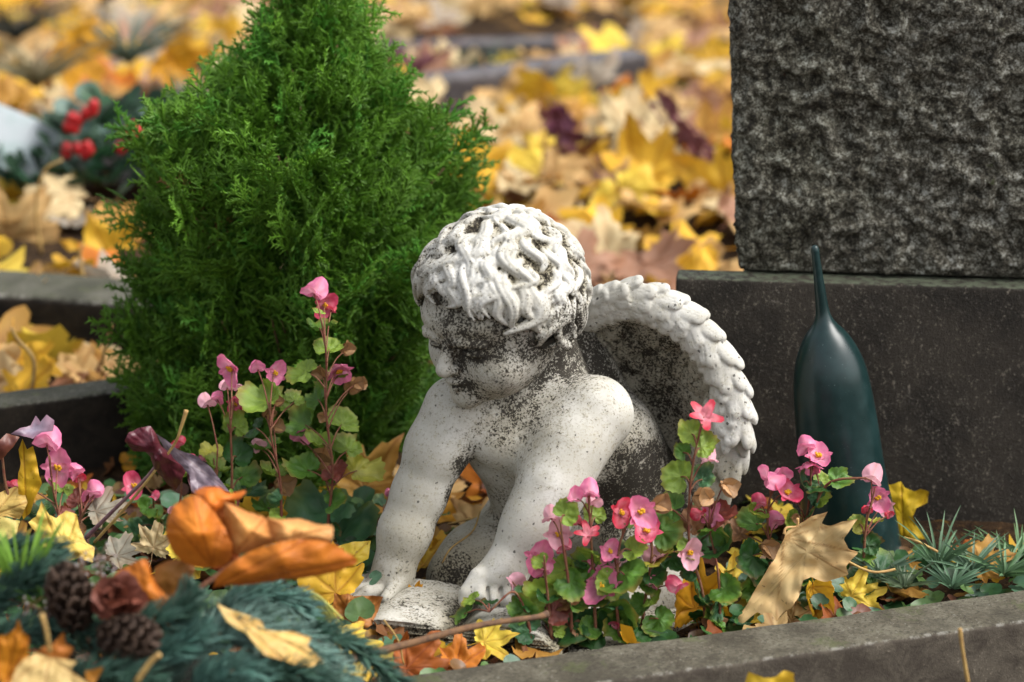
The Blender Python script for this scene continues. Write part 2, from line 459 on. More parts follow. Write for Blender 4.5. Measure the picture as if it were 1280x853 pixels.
# near kerb: front edge of its top
fa, fb = G(640, 868, .036), G(1280, 776, .036)
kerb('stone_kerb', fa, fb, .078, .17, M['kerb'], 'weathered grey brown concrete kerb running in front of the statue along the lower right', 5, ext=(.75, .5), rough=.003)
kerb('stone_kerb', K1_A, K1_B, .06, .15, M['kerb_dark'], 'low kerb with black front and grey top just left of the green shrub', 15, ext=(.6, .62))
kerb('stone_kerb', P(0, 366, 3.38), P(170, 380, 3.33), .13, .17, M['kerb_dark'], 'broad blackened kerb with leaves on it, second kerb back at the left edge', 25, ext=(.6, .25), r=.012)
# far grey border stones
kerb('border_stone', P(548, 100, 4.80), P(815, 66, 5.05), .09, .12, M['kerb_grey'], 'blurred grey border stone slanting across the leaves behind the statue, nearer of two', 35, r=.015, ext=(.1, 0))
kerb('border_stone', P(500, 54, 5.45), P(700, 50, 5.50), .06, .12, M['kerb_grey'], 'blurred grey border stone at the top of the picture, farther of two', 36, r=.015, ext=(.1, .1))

# ------------------------------------------------------------------ gravestone: plinth and stele
pl, pr = P(845, 348, 2.80), P(1280, 363, 2.755)
PH = pl[2]
u = nrm(np.array([pr[0] - pl[0], pr[1] - pl[1], 0])); nb = np.array([-u[1], u[0], 0])
GR = thing('gravestone', (pl[0] + .35, pl[1] + .1, 0), 'rough grey granite gravestone on a dark brown stone plinth at the right', 'gravestone')
H = PH + .03
mb = MB()
L2, D2 = .07 + 0, .046          # at its left end the plinth is only a shallow lip
keep = None
for (x0, x1, dd, y0) in ((0, .86, .044, 0), (.080, .852, .18, .038)):
    v, f = rbox(x1 - x0, dd, H, .004, .006)
    v = v + (fbm(v + x0, 40, 3, 41) * .0010 + np.clip(fbm(v + x0, 70, 3, 44), 0, 1) * .001)[:, None] * nrm1(v)
    v[:, 0] += (x0 + x1) / 2; v[:, 1] += dd / 2 + y0
    wv = pl + v[:, 0:1] * u + v[:, 1:2] * nb; wv[:, 2] = PH - H / 2 + v[:, 2] - (0.0 if x0 == 0 else .0012)
    mb.add(wv, f)
mb.build('plinth', M['plinth'], GR)
# stele: hewn front, left edge leaning a little
L, D, H = .66, .15, .62
sx0 = G(921, 341, PH)
v, f = rbox(L, D, H, .006, .0034)
p = v.copy()
front = np.clip((-v[:, 1] - D / 2 + .03) / .03, 0, 1)
rid = 1 - np.abs(fbm(p, 26, 5, 51, .55)) * 2
d = fbm(p, 9, 2, 55) * .012 + (rid - .6) * .013 + fbm(p, 130, 3, 57) * .005 + fbm(p, 60, 3, 59)*.007
side = np.clip((np.abs(v[:, 0]) - L / 2 + .02) / .02, 0, 1)
d = d * (.25 + .75 * front) - .006 * (side * front)
dirn = np.stack([v[:, 0] / (L / 2), v[:, 1] / (D / 2), v[:, 2] / (H / 2)], 1) ** 7
dirn = nrm1(dirn)
edge = np.clip((v[:, 2] + H / 2) / .012, 0, 1)
v = v + dirn * d[:, None] * np.where(np.abs(dirn[:, 2:3]) > .7, 0, 1) * (.25 + .75 * edge)[:, None]
v[:, 0] -= (v[:, 2] + H / 2) * .055 * (v[:, 0] < 0) * 1.0
sc_ = sx0 + u * L / 2 + nb * (D / 2)
wv = sc_ + v[:, 0:1] * u + v[:, 1:2] * nb; wv[:, 2] = PH + .0025 + H / 2 + v[:, 2]
obj('stele', wv, f, M['granite'], GR)

# ------------------------------------------------------------------ green plastic grave lantern / vase
lt = NT('dark_green_plastic')
n1 = lt.noise(500, 2, .6); n2 = lt.noise(30, 4, .6)
c = lt.mix(lt.step(n2, .4, .65), (.004, .019, .019), (.008, .028, .028))
c = lt.mix(lt.math('MULTIPLY', lt.step(n1, .72, .76), .5), c, (.25, .3, .3))
n3 = lt.noise(160, 5, .75)
c = lt.mix(lt.math('MULTIPLY', lt.step(n3, .62, .72), .10), c, (.10, .12, .10))
lm = lt.fin(c, lt.step(n2, .3, .7, .27, .36), lt.bump(n2, .15, .001), spec=.5)
base = G(1066, 690, 0.0); base = np.array([base[0] , 2.665, -.01])
top_ = P(1018, 307, 2.66)
axis_l = top_ - base; HL = np.linalg.norm(axis_l)
prof_px = [(0, .0), (62, .0), (63.5, .02), (61, .12), (57, .25), (53.5, .38), (50.5, .48), (48.5, .56), (46.5, .61), (42, .655), (35, .695), (26, .73), (17, .755), (11.5, .775), (8.5, .80), (7, .85), (5.6, .92), (5.0, .97), (5.2, .985), (4.2, .995), (2, 1.0), (0, 1.001)]
k = .00091
pr_ = spline(np.array([(a * k, b * HL, 0) for a, b in prof_px[1:-1]]), 90)[:, :2]
pr_ = np.vstack([[0.0005, 0], pr_, [0.0002, HL * 1.001]])
v, f = lathe(pr_, 64)
fz = frame(np.cross(axis_l, [1, 0, 0]), axis_l)
Zx = nrm(axis_l); Xx = nrm(np.array([1, 0, 0]) - Zx * Zx[0]); Yx = np.cross(Zx, Xx)
v[:, 0] *= 1 + .02 * np.sin(v[:, 2] * 40)
wv = base + v[:, 0:1] * Xx + v[:, 1:2] * Yx + v[:, 2:3] * Zx
o = obj('grave_vase', wv, f, lm); tag(o, 'dark green plastic upturned vase with a long thin tip leaning before the plinth', 'vase')
# ------------------------------------------------------------------ signed-distance sculpting
class SDF:
    def __init__(s, lo, hi, h):
        s.h = h; s.lo = np.array(lo, float); s.dim = np.ceil((np.array(hi) - s.lo) / h).astype(int) + 1
        s.f = np.full(s.dim, .05, np.float32)
    def _box(s, lo, hi):
        a = np.clip(np.floor((np.array(lo) - s.lo) / s.h).astype(int), 0, s.dim)
        b = np.clip(np.ceil((np.array(hi) - s.lo) / s.h).astype(int) + 1, 0, s.dim)
        if (b <= a).any(): return None
        g = [s.lo[i] + np.arange(a[i], b[i], dtype=np.float32) * s.h for i in range(3)]
        X = np.stack(np.meshgrid(*g, indexing='ij'), -1).astype(np.float32)
        return tuple(slice(a[i], b[i]) for i in range(3)), X
    def _merge(s, sl, d, k, sub=False):
        f = s.f[sl]
        if sub: d = -d; 
        if k <= 0: r = np.maximum(f, d) if sub else np.minimum(f, d)
        else:
            h = np.maximum(k - np.abs(f - d), 0) / k
            r = (np.maximum(f, d) + h * h * k * .25) if sub else (np.minimum(f, d) - h * h * k * .25)
        s.f[sl] = r
    def cap(s, a, b, ra, rb, k=.01, sub=False):
        a = np.array(a, np.float32); b = np.array(b, np.float32); m = max(ra, rb) + max(k, .006)
        bx = s._box(np.minimum(a, b) - m, np.maximum(a, b) + m)
        if bx is None: return
        sl, X = bx; ba = b - a; t = np.clip(((X - a) @ ba) / (ba @ ba + 1e-12), 0, 1)
        d = np.linalg.norm(X - a - t[..., None] * ba, axis=-1) - (ra + (rb - ra) * t)
        s._merge(sl, d, k, sub)
    def ell(s, c, r, Rm=None, k=.01, sub=False):
        c = np.array(c, np.float32); r = np.array(r, np.float32); m = r.max() + max(k, .006)
        bx = s._box(c - m, c + m)
        if bx is None: return
        sl, X = bx; q = X - c
        if Rm is not None: q = q @ np.array(Rm, np.float32)
        k0 = np.linalg.norm(q / r, axis=-1); k1 = np.linalg.norm(q / (r * r), axis=-1) + 1e-9
        d = k0 * (k0 - 1) / k1
        s._merge(sl, np.maximum(d, -r.min()), k, sub)
    def chain(s, pts, rad, k=.01, kk=None):
        rad = list(rad)
        for i in range(len(pts) - 1): s.cap(pts[i], pts[i + 1], rad[i], rad[i + 1], k)
    def mesh(s):
        f = s.f; ins = f < 0
        c = [ins[dx:dx + f.shape[0] - 1, dy:dy + f.shape[1] - 1, dz:dz + f.shape[2] - 1] for dx in (0, 1) for dy in (0, 1) for dz in (0, 1)]
        cnt = np.zeros(c[0].shape, np.int8)
        for q in c: cnt += q
        I = np.argwhere((cnt > 0) & (cnt < 8))
        idx = np.full(cnt.shape, -1, np.int32); idx[tuple(I.T)] = np.arange(len(I))
        cr = [(dx, dy, dz) for dx in (0, 1) for dy in (0, 1) for dz in (0, 1)]
        val = np.stack([f[I[:, 0] + d[0], I[:, 1] + d[1], I[:, 2] + d[2]] for d in cr], 1)
        acc = np.zeros((len(I), 3)); n = np.zeros(len(I))
        for a in range(8):
            for b in range(a + 1, 8):
                da, db = np.array(cr[a]), np.array(cr[b])
                if abs(da - db).sum() != 1: continue
                m = (val[:, a] < 0) != (val[:, b] < 0)
                t = val[:, a] / (val[:, a] - val[:, b] + 1e-20)
                acc[m] += (da + t[:, None] * (db - da))[m]; n[m] += 1
        V = s.lo + (I + acc / n[:, None]) * s.h
        Fs = []
        for ax in range(3):
            sl0 = [slice(None)] * 3; sl1 = [slice(None)] * 3; sl0[ax] = slice(0, -1); sl1[ax] = slice(1, None)
            A, B = ins[tuple(sl0)], ins[tuple(sl1)]
            E = np.argwhere(A != B)
            b_, c_ = [(1, 2), (2, 0), (0, 1)][ax]
            ok = (E[:, b_] > 0) & (E[:, c_] > 0) & (E[:, b_] < f.shape[b_] - 1) & (E[:, c_] < f.shape[c_] - 1)
            E = E[ok]; q = []
            for ob, oc in ((-1, -1), (0, -1), (0, 0), (-1, 0)):
                J = E.copy(); J[:, b_] += ob; J[:, c_] += oc; q.append(idx[tuple(J.T)])
            q = np.stack(q, 1); flip = ~A[tuple(E.T)]
            q[flip] = q[flip][:, ::-1]; Fs.append(q)
        return V, np.concatenate(Fs)

# ------------------------------------------------------------------ head axes
HC = P(627, 383, 2.560)
HF = nrm([-.66, -.64, -.31]); HU = nrm(np.array([0, 0, 1.]) - HF * HF[2]); HL = np.cross(HU, HF)
# roll the head slightly
def hp(f, l, u): return HC + HF * f + HL * l + HU * u
HM = np.stack([HL, HF, HU], 1)        # columns: left, forward, up

B = SDF((-.20, 2.36, -.02), (.24, 2.86, .42), .0016)
# torso
chest = P(655, 550, 2.595); belly = P(672, 612, 2.625); pelv = P(735, 668, 2.69); back = P(765, 575, 2.70)
B.ell(chest, (.066, .052, .056), None, .02)
B.cap(chest, belly, .054, .046, .03)
B.cap(belly, pelv, .048, .062, .04)
B.cap(P(735, 560, 2.655), P(765, 640, 2.70), .056, .064, .03)
B.cap(P(660, 520, 2.60), P(740, 555, 2.655), .05, .058, .04)
RS, LS = P(588, 512, 2.575), P(748, 522, 2.56)
B.cap(P(640, 520, 2.605), RS, .038, .036, .03)
B.cap(P(665, 510, 2.60), P(744, 516, 2.57), .038, .037, .03)
B.cap(P(702, 498, 2.635), P(675, 430, 2.610), .040, .040, .02)
B.cap(P(712, 410, 2.67), P(742, 470, 2.68), .022, .026, .02); B.cap(P(742, 470, 2.68), P(775, 550, 2.68), .026, .046, .02)
B.ell(P(622, 560, 2.545), (.026, .016, .020), None, .018); B.ell(P(668, 566, 2.545), (.026, .016, .022), None, .018)
# neck
B.cap(P(672, 505, 2.625), P(655, 440, 2.605), .040, .036, .015)
# right arm (left in the picture)
B.chain([P(572, 513, 2.565), P(546, 562, 2.555), P(524, 618, 2.545), P(506, 665, 2.53), P(492, 712, 2.52)], [.0395, .034, .0295, .0285, .0225], .014)
# left arm
B.chain([P(742, 520, 2.555), P(713, 562, 2.53), P(690, 612, 2.505), P(667, 657, 2.49), P(634, 708, 2.47)], [.0375, .0335, .0315, .0295, .0240], .03)
# right hand, fingers to the left, flat
rh = P(486, 729, 2.515)
B.ell(rh, (.026, .020, .013), None, .012)
B.cap(P(492, 712, 2.52), rh, .021, .016, .012)
for k_, (fx, fy, yy) in enumerate([(428, 737, 2.535), (424, 744, 2.515), (430, 749, 2.495), (444, 751, 2.48)]):
    a = rh + np.array([-.012, .016 - .012 * k_, -.002]); b = P(fx, fy, yy); m_ = (a + b) / 2 + np.array([0, 0, .004])
    B.cap(a, m_, .0085, .0078, .004); B.cap(m_, b, .0078, .006, .0015)
B.cap(P(497, 730, 2.50), P(482, 748, 2.475), .0088, .0065, .005)
# left hand: a loose fist with the fingers folded down over the page edge
lh = P(622, 722, 2.465)
B.ell(lh, (.030, .022, .019), frame([0.2, -1, -.3], [0, 0, 1]), .012)
B.cap(P(634, 708, 2.47), lh, .0225, .019, .01)
for k_, (x0, y0, x1, y1, x2, y2) in enumerate([(603, 727, 600, 745, 607, 757), (618, 728, 616, 750, 613, 766), (634, 728, 634, 752, 632, 764), (648, 726, 650, 746, 648, 758)]):
    a = P(x0, y0, 2.455); b = P(x1, y1, 2.438); c_ = P(x2, y2, 2.440)
    B.cap(a, b, .0088, .0076, .0035); B.cap(b, c_, .0076, .0062, .0006)
for (x0, y0, x1, y1) in [(609.5, 735, 609, 756), (625.5, 735, 625, 758), (641.5, 734, 642, 756)]:
    B.cap(P(x0, y0, 2.444), P(x1, y1, 2.428), .0024, .0034, .001, sub=True)
B.cap(P(598, 722, 2.455), P(583, 742, 2.445), .0105, .0085, .006); B.cap(P(583, 742, 2.445), P(580, 752, 2.44), .0085, .0065, .003)
# right thigh with the knee between the arms, calf folded below
B.chain([pelv, P(660, 668, 2.66), P(598, 702, 2.60), P(574, 722, 2.575)], [.058, .050, .042, .038], .02)
B.cap(P(574, 728, 2.585), P(690, 735, 2.70), .033, .030, .01)
# left thigh and knee, lower leg out to the right of the picture
B.chain([P(765, 650, 2.68), P(800, 690, 2.60), P(838, 738, 2.545)], [.058, .046, .035], .02)
B.cap(P(838, 742, 2.545), P(765, 765, 2.52), .032, .026, .01)
B.ell(P(745, 775, 2.50), (.034, .02, .016), None, .012)
for k_ in range(5): B.cap(P(722, 773, 2.49), P(708 + k_ * 3, 768 + k_ * 5, 2.485 - .006 * k_), .008, .006, .0015)
# far foot behind, sole up
B.cap(P(640, 618, 2.72), P(606, 664, 2.70), .020, .017, .01)
for k_ in range(4): B.cap(P(606 + 2*k_, 654, 2.70), P(588 + 8 * k_, 674 + 2 * k_, 2.69), .0075, .006, .002)
# folds of a cloth round the hips
for k_ in range(6):
    B.chain([P(752, 640 + 11 * k_, 2.61), P(800, 652 + 10 * k_, 2.60), P(850, 640 + 12 * k_, 2.64)], [.007, .009, .006], .005)
B.cap(P(772, 548, 2.635), P(800, 640, 2.665), .046, .058, .025)
# seat / wing root mass
B.cap(P(800, 600, 2.70), P(820, 690, 2.70), .05, .052, .03)
# head
body_f = B.f; B.f = np.full_like(body_f, .05)
B.ell(hp(-.004, 0, .010), (.080, .088, .083), HM, .01)
B.ell(hp(.026, 0, -.040), (.064, .056, .050), HM, .022)       # lower face
B.ell(hp(.050, 0, -.052), (.046, .036, .030), HM, .016)
B.ell(hp(.056, .038, -.036), (.029, .027, .027), HM, .012)    # cheeks
B.ell(hp(.052, -.036, -.034), (.028, .026, .027), HM, .016)
B.ell(hp(.080, 0, -.069), (.019, .014, .0145), HM, .012)       # chin
B.ell(hp(.062, 0, .020), (.05, .028, .018), HM, .014)         # brow
for s_ in (-1, 1):
    B.ell(hp(.090, .029 * s_, -.008), (.0185, .017, .0145), HM, .005, sub=True)   # eye hollows
    B.ell(hp(.0700, .0285 * s_, -.009), (.0130, .0095, .0085), HM, .002)           # eyeballs with lids
    B.cap(hp(.0795, .017 * s_, -.0145), hp(.074, .040 * s_, -.0155), .0016, .0013, .001)
    B.chain([hp(.0795, .016 * s_, -.0095), hp(.0825, .028 * s_, -.0060), hp(.0750, .042 * s_, -.0105)], [.0020, .0028, .0018], .001)
    B.chain([hp(.0875, .010 * s_, .006), hp(.0860, .028 * s_, .0095), hp(.0740, .048 * s_, .003)], [.0045, .0048, .0035], .006)
B.cap(hp(.083, 0, .000), hp(.0985, 0, -.022), .0062, .0088, .006)   # nose
B.ell(hp(.0995, 0, -.0245), (.0088, .0085, .0075), HM, .004)
for s_ in (-1, 1):
    B.ell(hp(.0915, .0085 * s_, -.0265), (.0058, .0062, .0050), HM, .003)
    B.ell(hp(.098, .0042 * s_, -.0318), (.0022, .0030, .0018), HM, .001, sub=True)
B.ell(hp(.0855, 0, -.0395), (.013, .008, .009), HM, .008)
for s_ in (-1, 1):
    B.chain([hp(.0945, .0005 * s_, -.0425), hp(.0935, .006 * s_, -.0415), hp(.0865, .0150 * s_, -.0450)], [.0032, .0036, .0020], .0015)   # lips
B.chain([hp(.0865, -.010, -.0505), hp(.0905, 0, -.0525), hp(.0865, .010, -.0505)], [.003, .0042, .003], .002)
B.chain([hp(.0905, -.0155, -.0470), hp(.0965, 0, -.0468), hp(.0905, .0155, -.0470)], [.0010, .0013, .0010], .001)
for a_, b_ in ((-.0165, .0165),):
    B.cap(hp(.0895, a_, -.0472), hp(.0955, 0, -.0466), .0013, .0017, .001, sub=True); B.cap(hp(.0955, 0, -.0466), hp(.0895, b_, -.0472), .0017, .0013, .001, sub=True)
# ear (the one we see) and its opposite
for s_ in (-1, 1):
    e = hp(-.006, .083 * s_, -.016)
    ring = [e + HU * (.017 * math.cos(t_)) + HF * (.011 * math.sin(t_)) + HL * s_ * .006 for t_ in np.linspace(-2.2, 2.6, 9)]
    B.chain(ring, [.0042] * 9, .002); B.ell(e, (.006, .012, .016), HM, .004)
    B.ell(e + HL * s_ * .007 + HF * .001, (.0045, .0055, .008), HM, .002, sub=True)
    B.ell(e + HL * s_ * .003 - HU * .018, (.005, .006, .006), HM, .003)
hh_ = np.maximum(.007 - np.abs(B.f - body_f), 0) / .007; B.f = np.minimum(B.f, body_f) - hh_ * hh_ * .007 * .25
V, F = B.mesh()

def grime(v, spots, seed=0):
    d = np.zeros(len(v))
    for (px, py, yy, r, a) in spots:
        q = np.linalg.norm((v - P(px, py, yy)) * [1, .7, 1], axis=1)
        d += a * np.exp(-(q / r) ** 2)
    return 1 - np.exp(-1.1 * d)
ST = thing('angel_statue', (.03, 2.6, -.01), 'weathered white stone statue of a crouching winged child leaning over an open book', 'statue')
body_spots = [(585, 420, 2.48, .055, .72), (640, 440, 2.51, .05, .6), (580, 408, 2.48, .02, .35), (566, 434, 2.5, .012, .8), (612, 428, 2.5, .012, .9), (700, 455, 2.58, .02, .8), (735, 450, 2.64, .035, 1.2), (762, 505, 2.64, .035, 1.1), (576, 478, 2.49, .012, .5), (700, 425, 2.56, .045, 1.1), (690, 395, 2.54, .025, .9),  # stone grime, plus small eye-socket spots painted in as recess shade
    (660, 470, 2.56, .03, .7), (590, 490, 2.50, .02, .3), (650, 520, 2.55, .042, .62), (625, 545, 2.55, .022, .25), (705, 540, 2.53, .012, .2), (575, 580, 2.54, .014, 1.5), (585, 555, 2.55, .012, 1.2),
    (566, 620, 2.54, .013, 1.3), (552, 655, 2.53, .010, 1.1), (540, 680, 2.53, .008, .9), (640, 600, 2.60, .03, .55), (670, 625, 2.6, .025, 1.2), (795, 590, 2.64, .045, 1.15), (765, 620, 2.6, .03, 1.3),
    (782, 555, 2.56, .02, .7), (765, 585, 2.54, .014, .6), (800, 580, 2.60, .03, .9), (820, 545, 2.68, .03, 1.0), (790, 640, 2.62, .04, 1.1), (640, 665, 2.62, .028, 1.4), (600, 670, 2.62, .012, .8), (572, 712, 2.54, .035, .75), (560, 740, 2.54, .02, .5),
    (850, 640, 2.64, .04, .8), (700, 690, 2.56, .03, 1.2), (800, 720, 2.58, .03, .7), (613, 762, 2.43, .006, .5), (630, 764, 2.43, .006, .5)]
lich_spots = [(588, 700, 2.54, .004, .6), (498, 590, 2.54, .006, .35), (700, 392, 2.53, .007, .7), (690, 380, 2.53, .004, .6)]
n_ = fbm(V, 70, 3, 77)
def spots3(v, lst):
    d = np.zeros(len(v))
    for (p_, r_, a_) in lst: d += a_ * np.exp(-(np.linalg.norm(v - p_, axis=1) / r_) ** 2)
    return d
face = []  # painted relief: shade in the facial hollows, highlights on nose, cheeks, forehead, chin
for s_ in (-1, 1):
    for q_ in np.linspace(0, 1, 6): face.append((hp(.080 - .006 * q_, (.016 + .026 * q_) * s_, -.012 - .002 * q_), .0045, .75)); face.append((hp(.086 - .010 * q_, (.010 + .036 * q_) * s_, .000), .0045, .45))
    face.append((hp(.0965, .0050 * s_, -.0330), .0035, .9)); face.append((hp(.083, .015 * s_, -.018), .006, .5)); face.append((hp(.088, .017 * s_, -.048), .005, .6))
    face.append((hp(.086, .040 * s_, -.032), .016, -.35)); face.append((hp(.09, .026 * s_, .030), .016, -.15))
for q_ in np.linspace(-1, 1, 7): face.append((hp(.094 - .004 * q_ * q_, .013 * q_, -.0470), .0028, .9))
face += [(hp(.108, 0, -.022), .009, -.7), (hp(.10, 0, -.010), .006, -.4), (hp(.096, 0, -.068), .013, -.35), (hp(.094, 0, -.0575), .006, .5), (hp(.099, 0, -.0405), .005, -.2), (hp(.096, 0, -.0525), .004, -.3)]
dirt_shade = np.clip(spots3(V, face) + grime(V, body_spots) * (1 + .5 * n_) + .12 * fbm(V, 25, 3, 70), 0, 1)
V = V + 0.0
obj('body', V, F, M['stone'], ST, True, {'dirt_shade': np.clip(dirt_shade + .17 + .22 * fbm(V, 16, 3, 88), 0, 1), 'groove': np.clip(grime(V, [(572, 715, 2.55, .05, 1.2), (560, 740, 2.55, .03, .6), (500, 660, 2.53, .05, .45), (530, 560, 2.55, .04, .2), (590, 425, 2.50, .06, .5), (650, 540, 2.55, .05, .5), (640, 640, 2.65, .05, .8), (800, 600, 2.62, .08, .5), (800, 740, 2.55, .06, .5)]) + .06, 0, 1), 'lichen': grime(V, lich_spots)})

# ------------------------------------------------------------------ hair: carved wavy locks
Hh = SDF(HC - .125, HC + .125, .00115)
cap_dir = nrm(HU * .74 - HF * .56)
Hh.ell(hp(-.006, 0, .014), (.0845, .0920, .0865), HM, .0)
cut = Hh._box(HC - .125, HC + .125)
q = (cut[1] - HC.astype(np.float32)); q = q / (np.linalg.norm(q, axis=-1, keepdims=True) + 1e-6)
hd = q @ cap_dir.astype(np.float32)
side_ = np.abs(q @ HL.astype(np.float32))
thr = -.06 - .28 * np.clip(-(q @ HF.astype(np.float32)), 0, 1) - .10 * side_
Hh.f[cut[0]] += (.0095 * np.clip(1 - (hd - thr) / .32, 0, 1)).astype(np.float32)
Hh.f[cut[0]] = np.maximum(Hh.f[cut[0]], (thr - hd) * .09)
crown = nrm(HU * .80 - HF * .42 + HL * .05)
e1 = nrm(HF - crown * (HF @ crown)); e2 = np.cross(crown, e1)
def skull(direction, off):
    dl = np.array([direction @ HL, direction @ HF, direction @ HU])
    t_ = 1 / np.linalg.norm(dl / np.array([.0815, .0890, .0835]))
    return hp(-.006, 0, .014) + direction * (t_ + off + .0012 + .0035 * max(0, float(direction @ HF)))
hr = random.Random(12)
def lock(az, a0, length, wide, amp, turn, big=1.0):
    """bundle of strands flowing from the crown outwards: az azimuth, a0 start polar angle"""
    ns = hr.choice([3, 4, 4, 5]); ph = hr.uniform(0, 6.28); fr = hr.uniform(1.1, 1.6)
    body = []
    for i_ in range(9):
        t_ = i_ / 8; pa = a0 + length * t_; az_ = az + (amp * math.sin(ph + fr * 6.28 * t_) * (.3 + .7 * t_) + turn * t_ * t_) / max(math.sin(pa), .30)
        dr = crown * math.cos(pa) + (e1 * math.cos(az_) + e2 * math.sin(az_)) * math.sin(pa)
        body.append((skull(dr, -.0045 + .0085 * math.sin(math.pi * (.10 + .72 * t_)) * big), (.0068 * (1 - .55 * t_ ** 2)) * wide / .22))
    for i_ in range(8): Hh.cap(body[i_][0], body[i_ + 1][0], body[i_][1], body[i_ + 1][1], .001)
    for j in range(ns):
        u_ = (j / (ns - 1) - .5)
        pts, rad = [], []
        m_ = 15
        for i_ in range(m_):
            t_ = i_ / (m_ - 1)
            pa = a0 + length * t_
            lat = u_ * wide * (1 - .55 * t_ ** 2) + amp * math.sin(ph + fr * 6.28 * t_) * (.3 + .7 * t_) + turn * t_ * t_
            az_ = az + lat / max(math.sin(pa), .30)
            dr = crown * math.cos(pa) + (e1 * math.cos(az_) + e2 * math.sin(az_)) * math.sin(pa)
            off = (.000 + .0085 * math.sin(math.pi * (.10 + .72 * t_)) * big) - .0050 * (2 * u_) ** 2
            pts.append(skull(dr, off)); rad.append((.0019 + .0014 * math.sin(math.pi * min(1, .15 + t_ * .8))) * big * (1 - .5 * t_ ** 3))
        for i_ in range(m_ - 1): Hh.cap(pts[i_], pts[i_ + 1], rad[i_], rad[i_ + 1], .0005)
rows = [(.0, 6, .45), (.12, 8, .50), (.36, 13, .52), (.64, 18, .52), (.92, 22, .50), (1.2, 24, .5)]
for a0, n, ln in rows:
    for i_ in range(n):
        az = 2 * math.pi * (i_ + hr.uniform(-.25, .25)) / n
        # polar reach to the hairline in that direction
        lim = 3.0
        for pa in np.linspace(.3, 2.6, 60):
            dr = crown * math.cos(pa) + (e1 * math.cos(az) + e2 * math.sin(az)) * math.sin(pa)
            if dr @ cap_dir < -.05 - .28 * max(0, -(dr @ HF)) - .10 * abs(dr @ HL): lim = pa; break
        a_s = a0 + hr.uniform(-.07, .07); l_ = ln * hr.uniform(.85, 1.15)
        if a_s > lim - .15: continue
        l_ = min(l_, lim - a_s + .16)
        if l_ < .16: continue
        lock(az, a_s, l_, hr.uniform(.19, .25), hr.uniform(.08, .15), hr.choice([-1, 1]) * hr.uniform(.08, .30), hr.uniform(.95, 1.25))
# heavy fringe curls along the hairline
for i_ in range(34):
    az = 2 * math.pi * i_ / 34 + hr.uniform(-.05, .05)
    for pa in np.linspace(.3, 2.6, 80):
        dr = crown * math.cos(pa) + (e1 * math.cos(az) + e2 * math.sin(az)) * math.sin(pa)
        if dr @ cap_dir < -.05 - .28 * max(0, -(dr @ HF)) - .12 * abs(dr @ HL): break
    lock(az, pa - .42, .60 + hr.uniform(-.14, .10), .19, hr.uniform(.05, .10), (1 if math.sin(az * 3) > -.3 else -1) * hr.uniform(.12, .38), hr.uniform(1.1, 1.4))
V, F = Hh.mesh()
hair_spots = [(548, 372, 2.50, .022, .25), (600, 385, 2.50, .018, .55), (640, 395, 2.50, .02, .6), (700, 400, 2.52, .03, 1.0), (722, 380, 2.60, .02, .8), (690, 430, 2.55, .03, 1.1), (560, 300, 2.55, .03, .25), (600, 285, 2.58, .02, .3), (530, 330, 2.55, .02, .35)]
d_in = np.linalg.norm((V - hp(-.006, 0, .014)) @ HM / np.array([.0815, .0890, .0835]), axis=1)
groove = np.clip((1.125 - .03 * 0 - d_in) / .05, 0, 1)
dirt_shade = np.clip(grime(V, hair_spots) * (1 + .4 * fbm(V, 60, 3, 78)) + .62 * groove + .20 + .15 * fbm(V, 20, 3, 91), 0, 1.1)
obj('hair', V, F, M['stone'], ST, True, {'dirt_shade': dirt_shade, 'groove': np.clip(groove * 1.1, 0, 1), 'lichen': grime(V, [(700, 330, 2.53, .0085, 1.3), (668, 268, 2.56, .007, 1.0), (697, 312, 2.54, .005, .7), (694, 392, 2.54, .006, .8)])})

